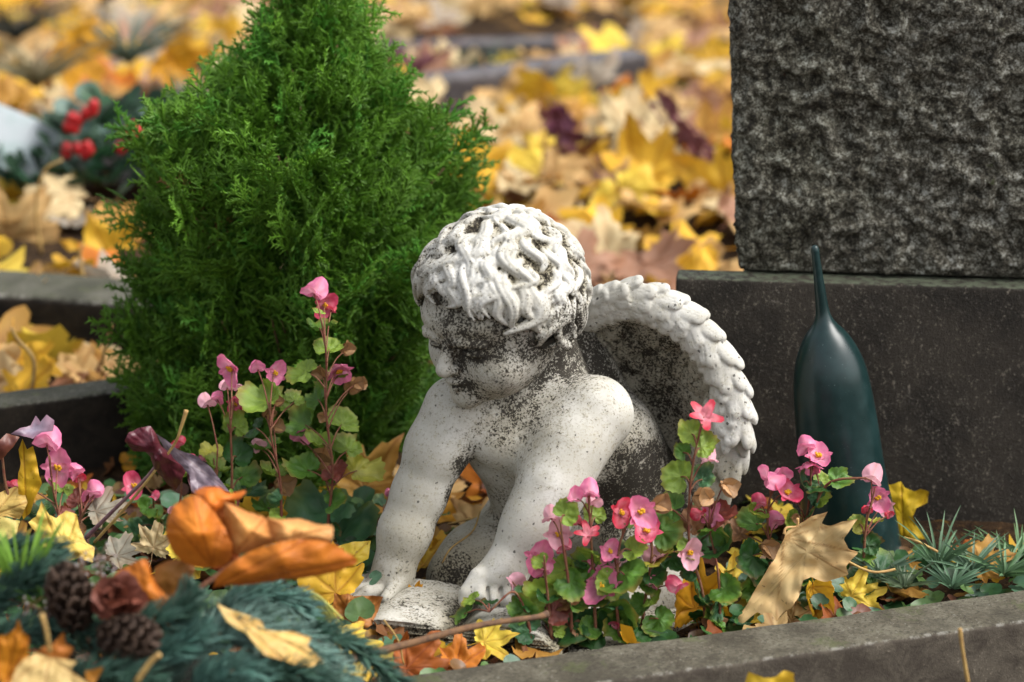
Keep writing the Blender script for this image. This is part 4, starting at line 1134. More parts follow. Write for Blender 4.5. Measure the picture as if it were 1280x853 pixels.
def petal(seed, tone, narrow):
    v, F, vein, rad = blade(outline(PN if narrow else PT, jit=.04, rs=seed), 30, 5, veins=(0, 14, -14, 30, -30), seed=seed, wav=.15, cup=.32, roll=.6, tip=-.35)
    base = np.array(PINKS[tone]); k_ = np.clip(rad, 0, 1)[:, None]
    n_ = fbm(v * [1, 1, 0] + seed, 3, 3, seed)[:, None]
    c = base * (.85 + .15 * k_ + .25 * n_); c = c + (np.array([.92, .62, .70]) - c) * np.clip(.45 - k_ * .55 + .45 * n_, 0, .6)
    c = c * (1 - .25 * vein[:, None])
    return mesh_data('petal', v, F, M['petal'], True, {'col': np.clip(c, 0, 1), 'vein': vein})
PETM = {t_: [petal(70 + i_ * 5, t_, False), petal(72 + i_ * 5, t_, True)] for i_, t_ in enumerate(PINKS)}
mb = MB(); rs_ = random.Random(2)
for k_ in range(16):
    a = rs_.uniform(0, 6.28); r_ = rs_.uniform(0, .16); v, f = tube([[0, 0, 0], [r_ * math.cos(a), r_ * math.sin(a), .16 + .08 * rs_.random()]], [.03, .055], 5); mb.add(v, f, col=np.tile([.85, .50, .02], (len(v), 1)), vein=np.zeros(len(v)))
v, f, a = mb.out(); STAM = mesh_data('stamens', v, f, M['petal'], True, a)
mb = MB()
for k_ in range(3):
    v, F, vein, rad = blade(outline([(0, .9), (30, .95), (60, .7), (90, .45), (180, .1)]), 24, 4, seed=k_ + 90, wav=.2, cup=.4)
    a = k_ * 2.1; Rm = np.array([[math.cos(a), 0, -math.sin(a)], [0, 1, 0], [math.sin(a), 0, math.cos(a)]])
    mb.add(v @ Rm.T, F, col=np.tile(np.array([.42, .24, .11]) * (.8 + .2 * k_), (len(v), 1)), vein=vein)
v, f, a = mb.out(); CAPS = mesh_data('seed_pod', v, f, M['begonia_leaf'], True, a)
rp = random.Random(8)
def orient(n, up=(0, 0, 1), spin=0.0):
    n = nrm(n); u_ = nrm(np.array(up) - n * np.dot(n, up)); s_ = np.cross(u_, n)
    u2 = u_ * math.cos(spin) + s_ * math.sin(spin); return np.stack([np.cross(u2, n), u2, n], 1)
def flower(parent, p, size, kind='open', tone='pink', n=None, spin=None):
    size *= .90
    n = n if n is not None else [rp.uniform(-.6, .6), -1, rp.uniform(-.1, .7)]
    spin = rp.uniform(-.7, .7) if spin is None else spin
    Rm = orient(n, spin=spin)
    fl = bpy.data.objects.new('flower', None); COL.objects.link(fl); fl.empty_display_size = .005
    fl.parent = parent; fl.location = tuple(p - world_loc(parent))
    def pt(me, ang, tilt, s):
        Q = Rm @ np.array([[math.cos(ang), -math.sin(ang), 0], [math.sin(ang), math.cos(ang), 0], [0, 0, 1]])
        Q = Q @ np.array([[1, 0, 0], [0, math.cos(tilt), -math.sin(tilt)], [0, math.sin(tilt), math.cos(tilt)]])
        o = place('petal', me, mat4(p, Q, s)); o.parent = fl; o.matrix_local = Matrix.Translation(Vector(-world_loc(fl))) @ mat4(p, Q, s)
    big, nar = PETM[tone]
    if kind == 'open':
        pt(big, rp.uniform(-.15, .15), rp.uniform(.05, .45), size * .62); pt(big, math.pi + rp.uniform(-.15, .15), rp.uniform(.05, .45), size * .60)
        pt(nar, math.pi / 2 + rp.uniform(-.2, .2), .25, size * .52); pt(nar, -math.pi / 2 + rp.uniform(-.2, .2), .25, size * .52)
        Mx = mat4(p, Rm, size * .75); o = place('stamens', STAM, Mx); o.parent = fl; o.matrix_local = Matrix.Translation(Vector(-world_loc(fl))) @ Mx
    elif kind == 'star':
        for k_ in range(5): pt(nar, k_ * 1.257, rp.uniform(-.1, .6), size * .6)
    else:   # bud of two cupped petals
        pt(big, 0, .95, size * .60)
        Q = Rm @ np.diag([-1, 1, -1]); 
        q = p - Rm[:, 2] * size * .02
        Q2 = Q @ np.array([[1, 0, 0], [0, math.cos(.5), -math.sin(.5)], [0, math.sin(.5), math.cos(.5)]])
        Mx = mat4(q, Q2, size * .60); o = place('petal', big, Mx); o.parent = fl; o.matrix_local = Matrix.Translation(Vector(-world_loc(fl))) @ Mx
    return fl
def begonia(label, base, stems, leaves, flowers, group='pink begonias in the grave bed', sr=.0020):
    """stems: lists of (px,py,y) from the soil up; leaves (px,py,size,tone[,dy]); flowers (px,py,size,kind,tone)"""
    base = np.array(base, float); T = thing('begonia', base, label, 'flower', group)
    yb = base[1]; sm = MB(); nodes = []
    for st in stems:
        pts = [P(q_[0], q_[1], q_[2] if len(q_) > 2 else yb) for q_ in st]
        r_ = np.linspace(sr, sr * .45, 10)
        v, f = tube(pts, r_, 7, 5 * len(pts)); v = v + fbm(v, 260, 2, 3)[:, None] * .0004; sm.add(v, f)
        sp = spline(pts, 30); nodes.append(sp)
        for k_ in range(3, 28, 5): v, f = tube([sp[k_] - [0, 0, .0012], sp[k_], sp[k_] + [0, 0, .0012]], [sr * .7, sr * 1.15 * (1 - .02 * k_), sr * .6], 7); sm.add(v, f)
    nodes = np.concatenate(nodes)
    def near(p, low):
        d = np.linalg.norm(nodes - p + np.array([0, 0, low]), axis=1); return nodes[d.argmin()]
    for q_ in leaves:
        px, py, s_, tone = q_[:4]; dy = q_[4] if len(q_) > 4 else rp.uniform(-.02, .015)
        c_ = P(px, py, yb + dy); a = near(c_, .008); d = c_ - a
        if np.linalg.norm(d) < .006: d = np.array([rp.uniform(-1, 1), -.5, .3])
        d[2] += rp.uniform(-.015, .01); d[1] -= .006
        n = nrm([rp.uniform(-.45, .45), rp.uniform(-1.1, -.35), rp.uniform(.25, 1.0)])
        Rm = frame(nrm(nrm(d) + np.array([0, -.1, -.15])), n)
        S = s_ * .00088 * .74
        org = c_ - Rm[:, 1] * S * .35
        place('leaf', rp.choice(LEAFM[tone]), mat4(org, Rm, S), T)
        m_ = (a + org) / 2 + np.array([0, 0, .004]); v, f = tube([a, m_, org + Rm[:, 2] * .0002], [.0011, .0009, .0008], 5, 7); sm.add(v, f)
    for q_ in flowers:
        px, py, s_, kind, tone = q_[:5]
        c_ = P(px, py, yb + rp.uniform(-.022, .004)); a = near(c_, .02)
        if kind == 'pod':
            Rm = orient([rp.uniform(-.6, .6), -1, rp.uniform(-.3, .5)], spin=rp.uniform(-2.5, 2.5)); place('seed_pod', CAPS, mat4(c_, Rm, s_ * .00088 * .6), T)
        else: flower(T, c_, s_ * .00088, kind, tone, *(q_[5:]))
        m_ = (a + c_) / 2 + np.array([0, 0, .006]); v, f = tube([a, m_, c_ + [0, .0015, 0]], [.0011, .0008, .0009], 5, 8); sm.add(v, f)
    # small leaves along the lower half of every stem
    for sp in np.split(nodes, len(stems)):
        for k_ in range(2, 14, 3 if len(stems) < 4 else 5):
            c_ = sp[k_] + [rp.uniform(-.018, .018), rp.uniform(-.015, .012), rp.uniform(-.004, .012)]
            d = c_ - sp[k_]; n = nrm([rp.uniform(-.5, .5), rp.uniform(-1.1, -.3), rp.uniform(.3, 1.0)])
            Rm = frame(nrm(d + [0, 0, -.004]), n); S = rp.uniform(.014, .028)
            place('leaf', rp.choice(LEAFM[rp.choice(['deep', 'mid', 'deep', 'mid', 'lime', 'blue', 'red', 'brown'])]), mat4(sp[k_] + d * .3, Rm, S), T)
    v, f, _ = sm.out(); obj('stem', v, f, M['stem'], T)
    return T
y = 2.60
begonia('tallest begonia, with brown seed pods and a pink tip flower, before the green shrub', G(415, 700, 0), [[(412, 700, 2.60), (410, 655, 2.60), (416, 590, 2.595), (408, 520, 2.59), (408, 450, 2.585), (402, 400, 2.58)]],
    [(397, 410, 42, 'mid', -.02), (412, 432, 38, 'lime'), (378, 465, 44, 'lime', -.02), (432, 525, 46, 'lime', -.01), (375, 530, 56, 'mid'), (440, 560, 44, 'lime'), (372, 585, 54, 'mid', -.03), (405, 630, 90, 'blue', -.02), (440, 655, 84, 'blue', -.01), (455, 585, 54, 'yel'), (398, 550, 46, 'lime', -.015), (425, 468, 30, 'lime'), (395, 495, 36, 'mid'), (398, 390, 18, 'lime', -.03)],
    [(392, 368, 46, 'bud', 'pink', (-.3, -1, .2), .2), (405, 381, 36, 'open', 'rose'), (414, 388, 18, 'bud', 'hot'), (422, 462, 44, 'open', 'pink', (.4, -.6, -.6)), (437, 488, 32, 'pod', ''), (430, 440, 28, 'pod', ''), (404, 470, 26, 'pod', ''), (395, 580, 44, 'pod', ''), (375, 550, 40, 'bud', 'pink'), (408, 520, 20, 'pod', ''), (445, 480, 26, 'pod', '')])
begonia('begonia with pink flowers over round leaves, middle of three before the shrub', G(355, 705, 0), [[(357, 700, 2.59), (352, 650, 2.59), (350, 600, 2.585), (338, 540, 2.58), (338, 500, 2.575)]],
    [(328, 492, 58, 'lime', -.03), (347, 500, 44, 'lime'), (325, 560, 46, 'mid'), (342, 590, 40, 'lime'), (372, 500, 30, 'lime'), (316, 535, 34, 'deep'), (330, 630, 44, 'mid')],
    [(343, 466, 34, 'open', 'pink', (.4, -1, .1)), (322, 462, 32, 'bud', 'pink'), (332, 520, 26, 'pod', ''), (342, 535, 26, 'pod', ''), (325, 560, 32, 'bud', 'light'), (348, 603, 40, 'pod', ''), (344, 505, 22, 'pod', '')])
begonia('begonia with small light pink flower cluster, left of three before the shrub', G(285, 705, 0), [[(292, 700, 2.60), (288, 640, 2.60), (290, 590, 2.595), (288, 530, 2.59), (290, 500, 2.585)], [(275, 700, 2.60), (270, 620, 2.6), (272, 560, 2.59)]],
    [(301, 528, 36, 'lime', -.03), (299, 563, 42, 'deep', -.02), (278, 585, 44, 'lime'), (308, 590, 40, 'mid'), (265, 562, 32, 'yel'), (300, 610, 48, 'mid'), (318, 610, 40, 'blue'), (262, 600, 38, 'mid')],
    [(290, 461, 44, 'open', 'pink', (-.7, -.8, 0), -.3), (284, 485, 30, 'bud', 'light'), (259, 506, 32, 'bud', 'light'), (271, 500, 26, 'bud', 'pink'), (295, 505, 26, 'open', 'rose'), (297, 488, 22, 'bud', 'light'), (268, 618, 30, 'bud', 'light')])
begonia('begonia with three bright pink flowers at the left edge, beside the upright yellow leaf', G(75, 720, 0), [[(85, 700, 2.56), (75, 650, 2.56), (66, 610, 2.555), (62, 570, 2.55)], [(80, 700, 2.56), (100, 650, 2.56), (116, 625, 2.55)]],
    [(80, 612, 40, 'lime'), (62, 628, 36, 'mid'), (110, 650, 36, 'deep'), (130, 645, 36, 'mid'), (90, 660, 34, 'red'), (55, 640, 40, 'deep'), (95, 622, 30, 'red')],
    [(58, 556, 52, 'bud', 'pink', (0, -1, .3)), (72, 584, 48, 'open', 'pink', (.1, -1, .1), .1), (97, 593, 34, 'bud', 'pink'), (118, 620, 42, 'bud', 'pink'), (100, 600, 24, 'bud', 'hot'), (14, 608, 22, 'bud', 'hot')])
begonia('small begonia with rosy buds behind the wine red leaf', G(210, 700, 0), [[(205, 700, 2.66), (195, 650, 2.66), (190, 615, 2.66)], [(215, 700, 2.66), (226, 620, 2.66), (224, 560, 2.66)], [(215, 700, 2.66), (258, 640, 2.66), (262, 612, 2.66)]],
    [(180, 640, 40, 'mid'), (200, 655, 34, 'lime'), (230, 650, 40, 'deep'), (240, 590, 34, 'lime'), (195, 675, 40, 'mid'), (165, 660, 36, 'blue'), (262, 650, 40, 'lime')],
    [(168, 608, 36, 'open', 'rose'), (225, 556, 26, 'bud', 'hot'), (192, 622, 18, 'bud', 'rose'), (255, 575, 24, 'bud', 'pink'), (216, 640, 20, 'bud', 'light'), (240, 575, 18, 'bud', 'rose')])
# large clump before the statue
begonia('broad begonia clump with many pink and red flowers hiding the left leg of the statue', G(735, 800, 0), [[(715, 800, 2.40), (712, 740, 2.40), (705, 690, 2.395), (700, 650, 2.39)], [(745, 800, 2.41), (742, 730, 2.41), (738, 660, 2.405), (735, 620, 2.40)], [(775, 800, 2.41), (770, 740, 2.41), (775, 680, 2.40), (790, 645, 2.40)],
      [(690, 800, 2.39), (684, 740, 2.39), (680, 695, 2.38)], [(800, 800, 2.42), (808, 740, 2.42), (815, 690, 2.42), (812, 660, 2.42)], [(665, 800, 2.38), (655, 760, 2.38), (640, 740, 2.38), (612, 765, 2.37)]],
    [(714, 640, 34, 'lime', -.02), (748, 640, 30, 'lime'), (790, 722, 60, 'mid', -.03), (798, 690, 34, 'lime', -.02), (775, 760, 54, 'mid', -.01), (700, 705, 44, 'lime'), (672, 735, 48, 'lime', -.02), (722, 745, 44, 'mid'), (665, 770, 50, 'deep'), (700, 785, 54, 'deep'), (735, 780, 54, 'deep'), (715, 800, 46, 'blue'), (690, 765, 40, 'mid'), (756, 715, 44, 'mid'),
     (765, 690, 36, 'blue'), (740, 690, 34, 'lime'), (818, 755, 30, 'lime'), (800, 790, 50, 'deep'), (835, 660, 40, 'mid'), (830, 695, 44, 'yel'), (655, 800, 42, 'mid'), (640, 790, 38, 'deep'), (590, 750, 26, 'lime'), (575, 770, 34, 'mid'), (610, 755, 30, 'deep'), (770, 790, 50, 'mid'), (745, 810, 46, 'mid'), (690, 810, 40, 'lime'), (815, 725, 36, 'deep'), (605, 800, 30, 'mid'),
     (720, 700, 30, 'deep'), (785, 655, 28, 'mid'), (850, 700, 44, 'deep'), (830, 780, 40, 'mid'), (675, 700, 24, 'lime')],
    [(698, 668, 40, 'open', 'light', (0, -1, .2)), (674, 697, 44, 'open', 'pink', (0, -1, .1)), (706, 686, 30, 'bud', 'rose'), (680, 716, 34, 'bud', 'pink'), (737, 618, 36, 'bud', 'pink', (0, -1, 0), 0), (718, 624, 30, 'bud', 'pink', (.2, -.5, 1)), (742, 630, 26, 'bud', 'light'),
     (688, 648, 30, 'bud', 'light'), (775, 642, 36, 'open', 'hot'), (800, 640, 44, 'open', 'pink', (.3, -1, .3)), (806, 665, 44, 'open', 'rose', (.3, -.6, .8)), (735, 668, 34, 'star', 'hot', (0, -.6, 1)), (776, 702, 36, 'bud', 'light'), (752, 735, 48, 'open', 'pink', (-.3, -.8, .6), .5), (776, 735, 26, 'bud', 'pink'),
     (821, 700, 38, 'bud', 'light'), (860, 690, 40, 'open', 'light', (.5, -1, 0)), (848, 735, 34, 'bud', 'rose'), (815, 732, 24, 'bud', 'pink'), (766, 782, 22, 'bud', 'rose'), (640, 728, 30, 'bud', 'light', (-.5, -1, 0), 1.2), (658, 784, 28, 'bud', 'rose'), (705, 730, 26, 'pod', ''), (745, 705, 26, 'star', 'pink'), (762, 690, 30, 'open', 'pink'), (722, 655, 20, 'bud', 'hot')])
begonia('tall begonia stem topped by a red star flower in front of the wing', G(882, 790, 0), [[(882, 785, 2.43), (878, 740, 2.43), (862, 680, 2.43), (862, 620, 2.43), (868, 570, 2.425), (878, 530, 2.42)], [(900, 785, 2.43), (898, 720, 2.43), (886, 660, 2.43)]],
    [(860, 535, 34, 'lime'), (886, 560, 36, 'lime'), (842, 590, 42, 'lime'), (850, 560, 26, 'mid'), (885, 595, 34, 'blue'), (830, 640, 46, 'mid'), (900, 690, 60, 'deep', -.02), (895, 660, 44, 'mid'), (870, 650, 36, 'brown'), (905, 640, 40, 'red'), (885, 775, 50, 'deep'), (905, 770, 44, 'mid'), (870, 740, 38, 'deep')],
    [(880, 522, 46, 'star', 'hot', (.1, -.6, .9)), (886, 574, 34, 'bud', 'light', (.1, -1, -.2), 0), (905, 606, 34, 'pod', ''), (888, 622, 34, 'pod', ''), (820, 632, 34, 'pod', ''), (892, 645, 34, 'star', 'pink'), (875, 645, 26, 'bud', 'hot'), (870, 620, 26, 'pod', '')])
begonia('begonia with three clusters of pink flowers just left of the green vase', G(975, 760, 0), [[(970, 760, 2.50), (962, 700, 2.50), (960, 640, 2.495), (968, 600, 2.49)], [(1000, 740, 2.50), (1004, 680, 2.50), (1012, 620, 2.495), (1014, 585, 2.49)], [(1010, 650, 2.50), (1035, 605, 2.49), (1075, 598, 2.48), (1088, 600, 2.48)]],
    [(940, 640, 32, 'lime'), (1000, 602, 26, 'blue'), (1028, 598, 24, 'lime'), (1030, 624, 28, 'lime'), (985, 650, 32, 'lime'), (935, 655, 40, 'mid'), (930, 695, 48, 'deep'), (955, 720, 44, 'deep'), (940, 740, 44, 'mid'), (925, 770, 40, 'deep'), (985, 735, 44, 'mid'), (915, 670, 40, 'brown'), (1010, 735, 40, 'deep')],
    [(1009, 562, 38, 'bud', 'pink', (-.3, -1, .2), -.6), (1022, 572, 40, 'open', 'pink', (.1, -.5, .9)), (1012, 580, 40, 'open', 'pink', (0, -.4, -.8)), (958, 600, 44, 'bud', 'pink', (-.5, -.6, .7), .7), (980, 598, 36, 'bud', 'pink'), (984, 618, 40, 'open', 'rose', (.2, -.6, .8)), (950, 632, 30, 'bud', 'rose'), (972, 655, 34, 'bud', 'pink'), (990, 625, 24, 'bud', 'hot'), (955, 682, 36, 'pod', ''), (997, 645, 16, 'pod', ''), (1020, 590, 16, 'bud', 'rose')])
begonia('begonia with light and rosy flowers in front of the right edge of the green vase', G(1082, 735, 0), [[(1080, 735, 2.53), (1080, 690, 2.53), (1084, 650, 2.53), (1094, 610, 2.53)]],
    [(1072, 650, 24, 'lime'), (1092, 652, 22, 'yel'), (1078, 660, 22, 'yel'), (1060, 720, 50, 'deep'), (1105, 710, 64, 'blue', .01), (1075, 720, 40, 'mid'), (1115, 735, 44, 'deep')],
    [(1089, 600, 42, 'bud', 'light', (-.2, -1, .1), .3), (1096, 622, 38, 'open', 'pink', (.2, -1, .1)), (1106, 632, 30, 'open', 'light'), (1084, 640, 22, 'bud', 'hot'), (1113, 645, 18, 'bud', 'hot')])
begonia('low begonia tuft with a red bud beside the right hand of the statue', G(465, 690, 0), [[(472, 720, 2.62), (478, 670, 2.62), (480, 640, 2.62)], [(450, 720, 2.62), (456, 690, 2.62)]],
    [(480, 628, 28, 'blue'), (470, 700, 34, 'deep'), (455, 680, 34, 'mid'), (485, 655, 26, 'mid')], [(487, 618, 18, 'bud', 'pink'), (464, 707, 18, 'bud', 'hot')])

# ------------------------------------------------------------------ individual leaves in and around the bed
def ML(*a, **k): return at_maple(*a, **k)

def Pv(px, py, y):
    u, v_ = (px - 640) / FPX, (426.5 - py) / FPX; c, s_ = math.cos(PITCH), math.sin(PITCH)
    r = np.stack([u, c + v_ * s_, -s_ + v_ * c], -1); return np.array([0, 0, CAMH]) + r * (y / r[..., 1])[..., None]
def shaped(pts, ctr, y, col, seed, org=(0, 500), sc=2.4167, tilt=(0, 0), bulge=0.0, ridge=None, attach=None, tips=None, nt=150, nr=14, wav=.010, edge=(.30, .12, .03), ea=.3, jag=.5, smooth_=0):
    """leaf blade from its outline, given its own distance, slope (m per m) and roundness; returns world mesh"""
    pts = np.array(pts, float) / sc + org; ctr = np.array(ctr, float) / sc + org
    m = len(pts); cl = np.vstack([pts, pts[:1]]); 
    if smooth_: cl = spline(cl, 80)
    L_ = np.concatenate([[0], np.cumsum(np.linalg.norm(np.diff(cl, axis=0), axis=1))]); t_ = np.linspace(0, L_[-1], nt, endpoint=False)
    b = np.stack([np.interp(t_, L_, cl[:, 0]), np.interp(t_, L_, cl[:, 1])], 1)
    jn = fbm(np.stack([b[:, 0], b[:, 1], 0 * t_ + seed], 1), .12, 3, seed)
    b = b + (b - ctr) / (np.linalg.norm(b - ctr, axis=1)[:, None] + 1e-6) * (jn * 3.0 * jag)[:, None]
    tt = np.linspace(0, 1, nr + 1)[1:] ** .85
    q = ctr + tt[:, None, None] * (b - ctr)[None]; q = np.vstack([q.reshape(-1, 2), ctr]); rad = np.append(np.repeat(tt, nt), 0)
    mpp = y / math.cos(PITCH) / FPX * 1.02
    lx, lz = (q[:, 0] - ctr[0]) * mpp, -(q[:, 1] - ctr[1]) * mpp
    dy = tilt[0] * lx + tilt[1] * lz - bulge * (1 - rad ** 2)
    p3 = np.stack([lx, lz, 0 * lx + seed * .1], 1); dy = dy + wav * fbm(p3, 22, 3, seed) + wav * .5 * fbm(p3, 70, 2, seed + 1)
    if ridge: # cylinder-like roll about an axis through ctr, direction angle a, strength
        a, k_ = ridge; d = -lx * math.sin(a) + lz * math.cos(a); dy = dy + k_ * d * d
    vv = np.full(len(q), 9.0)
    at_ = (np.array(attach, float) / sc + org) if attach is not None else ctr
    A = np.array([(at_[0] - ctr[0]) * mpp, -(at_[1] - ctr[1]) * mpp])
    for tp in (tips or []):
        T_ = np.array(tp, float) / sc + org; T_ = np.array([(T_[0] - ctr[0]) * mpp, -(T_[1] - ctr[1]) * mpp]); AB = T_ - A
        X_ = np.stack([lx, lz], 1); h_ = np.clip(((X_ - A) @ AB) / (AB @ AB), 0, 1); d = np.linalg.norm(X_ - A - h_[:, None] * AB, axis=1)
        # side veins as chevrons
        per = np.abs(((h_ * 4 - d / np.linalg.norm(AB) * 4.5) % 1) - .5); d2 = np.where((d < .03) & (h_ > .02) & (h_ < .98), (.5 - per) * .016 + .0013, 9)
        vv = np.minimum(vv, np.minimum(d, d2))
    vein = np.exp(-(vv / .0010) ** 2); dy = dy + np.exp(-(vv / .003) ** 2) * .0011
    v = Pv(q[:, 0], q[:, 1], y + dy)
    i = np.arange(nr - 1)[:, None] * nt; j = np.arange(nt)[None]; k = (j + 1) % nt
    F = [np.stack([i + j, i + nt + j, i + nt + k, i + k], -1).reshape(-1, 4)]
    jj = np.arange(nt); F.append(np.stack([np.full(nt, nr * nt), jj, (jj + 1) % nt], -1))
    n_ = fbm(p3, 14, 4, seed + 5)[:, None]; base = np.array(col)
    e = np.clip((rad[:, None] - .5) * 1.4 + .9 * n_, 0, 1) * ea
    c = np.clip(base * (1 + .65 * n_) * (1 - e) + np.array(edge) * e, 0, 1)
    return v, F, {'col': c, 'vein': vein}
def OL(label, *a, mat='leaf_hero', name='maple_leaf', stalk=None, **k):
    v, F, at = shaped(*a, **k); mb = MB(); mb.add(v, F, **at)
    if stalk:
        sv, sf = tube([P(*q_) for q_ in stalk], [.0018, .0014, .0014, .0018], 7, 16); mb.add(sv, sf, col=np.tile(np.array(a[3]) * [.85, .7, .6], (len(sv), 1)), vein=np.zeros(len(sv)))
    o = mb.build(name, M[mat]); return tag(o, label, 'leaf')
C8 = dict(org=(900, 520), sc=3.047)
OL('large spotted buff maple leaf leaning upright on the near kerb between the flowers', [(410, 365), (350, 385), (300, 415), (255, 440), (240, 470), (215, 530), (160, 620), (95, 730), (45, 800), (90, 790), (140, 748), (180, 772), (215, 782), (240, 748), (268, 735), (300, 690), (318, 622), (345, 612), (400, 632), (440, 622), (490, 605), (478, 572), (530, 520), (490, 508), (470, 470), (505, 420), (525, 392), (470, 402), (420, 420), (385, 412)], (330, 520), 2.445, (.70, .51, .24), 3,
   attach=(245, 462), tips=[(525, 392), (528, 520), (480, 600), (215, 780), (50, 798), (410, 368)], tilt=(-.25, .35), wav=.016, ea=.35, edge=(.42, .17, .04), stalk=[(980, 668, 2.45), (983, 660, 2.452), (996, 658, 2.455), (997, 648, 2.455)], jag=.8, **C8)
OL('yellow maple leaf propped upright against the plinth right of the green vase', [(600, 262), (655, 262), (690, 250), (705, 275), (740, 288), (765, 276), (795, 290), (790, 332), (748, 348), (735, 385), (752, 420), (792, 450), (780, 490), (735, 515), (680, 500), (620, 480), (590, 380)], (690, 380), 2.715, (.64, .44, .02), 4, tilt=(.05, .05), wav=.008, ea=.12, attach=(700, 500), tips=[(690, 255), (790, 300), (785, 460), (600, 270)], **C8)
OL('pale yellow maple leaf leaning upright behind the standing pine cone', [(125, 305), (145, 345), (170, 358), (200, 335), (232, 345), (245, 398), (262, 432), (287, 445), (280, 492), (235, 478), (205, 490), (150, 492), (135, 470), (100, 440), (108, 400), (84, 370), (110, 352)], (185, 415), 2.40, (.68, .50, .10), 5, tilt=(.1, .5), wav=.014, ea=.18, attach=(190, 490), tips=[(125, 308), (85, 372), (232, 345), (286, 446)])
OL('folded golden yellow leaf standing at the left edge under the dark purple leaf', [(68, 118), (82, 150), (100, 138), (112, 190), (126, 255), (104, 300), (92, 340), (70, 362), (58, 300), (52, 250), (62, 190), (56, 150)], (88, 240), 2.50, (.62, .38, .02), 6, ridge=(1.5, 18), wav=.012, ea=.3, attach=(80, 360), tips=[(70, 125)])
OL('yellow buff leaf cut off by the left edge beside the folded golden one', [(-40, 290), (0, 278), (50, 262), (75, 285), (84, 310), (60, 362), (20, 352), (-40, 362)], (20, 320), 2.49, (.60, .42, .12), 7, tilt=(0, .5), ea=.3, attach=(-20, 350), tips=[(50, 265), (80, 310)])
OL('shaded yellow leaf cut off by the left edge, just above the bright green sprig', [(-40, 360), (0, 352), (60, 366), (50, 410), (20, 425), (-40, 430)], (10, 390), 2.44, (.50, .42, .12), 8, tilt=(0, .5), ea=.3)
OL('dark wine red maple leaf hanging with its lobes folded down on a long stalk', [(378, 125), (388, 100), (420, 82), (455, 78), (470, 100), (490, 140), (530, 175), (565, 205), (545, 250), (530, 272), (505, 255), (488, 232), (468, 215), (455, 172), (430, 150), (402, 155)], (468, 160), 2.46, (.105, .018, .028), 9, tilt=(.4, -.3), bulge=.012, wav=.014, ea=.2, edge=(.05, .01, .02), mat='purple_leaf', attach=(490, 130), tips=[(380, 125), (530, 270), (455, 80)])
OL('greyish purple shiny leaf folded over to the right of the wine red one', [(470, 100), (500, 120), (540, 152), (600, 172), (640, 208), (665, 240), (695, 280), (640, 262), (612, 262), (600, 290), (578, 275), (572, 225), (545, 195), (505, 160)], (570, 200), 2.452, (.23, .18, .21), 10, tilt=(-.3, .5), wav=.014, ea=.35, edge=(.08, .02, .04), mat='purple_leaf', attach=(480, 110), tips=[(690, 278), (590, 285)])
OL('wine coloured leaf lobe hanging under the greyish purple leaf', [(568, 195), (610, 200), (640, 235), (650, 290), (610, 275), (580, 285), (566, 240)], (605, 240), 2.465, (.09, .03, .05), 11, tilt=(.2, .1), mat='purple_leaf')
OL('dark purple grey leaf with red tips held flat above the leftmost pink begonia', [(32, 103), (60, 85), (92, 78), (108, 48), (125, 70), (140, 45), (165, 62), (160, 95), (125, 98), (100, 118), (60, 108)], (100, 92), 2.50, (.17, .14, .18), 12, tilt=(0, 1.2), wav=.014, mat='purple_leaf', ea=.5, edge=(.16, .03, .05))
OL('rusty dark red leaf hanging at the left edge', [(-30, 140), (0, 120), (20, 100), (60, 112), (40, 140), (20, 165), (0, 182), (-30, 200)], (10, 140), 2.49, (.15, .045, .03), 13, tilt=(.3, .1), mat='purple_leaf')
OL('curled brown leaf with a pale rim leaning on the left end of the book', [(-10, 305), (30, 318), (70, 305), (110, 322), (170, 318), (292, 325), (262, 400), (245, 440), (225, 500), (170, 530), (130, 560), (80, 610), (30, 650), (-20, 600), (-30, 450)], (110, 430), 2.40, (.42, .17, .035), 14, org=(420, 680), sc=4.93, tilt=(.4, .35), wav=.02, ea=.55, edge=(.12, .035, .015), attach=(20, 640), tips=[(290, 328), (70, 310), (170, 322)])
OL('broad dull yellow maple leaf behind the tip of the orange curled leaf', [(915, 535), (940, 490), (1000, 450), (1060, 430), (1120, 425), (1112, 480), (1075, 500), (1060, 545), (1010, 570), (1000, 600), (960, 590)], (1020, 510), 2.50, (.52, .40, .03), 15, tilt=(.1, .4), attach=(940, 600), tips=[(1110, 430), (1060, 540)])
OL('yellow leaf tips standing at the bottom edge in front of the kerb', [(925, 905), (930, 860), (936, 840), (955, 848), (970, 846), (980, 838), (992, 842), (996, 870), (1000, 905)], (962, 875), 2.15, (.62, .42, .03), 16, org=(0, 0), sc=1.0, tilt=(0, .2))
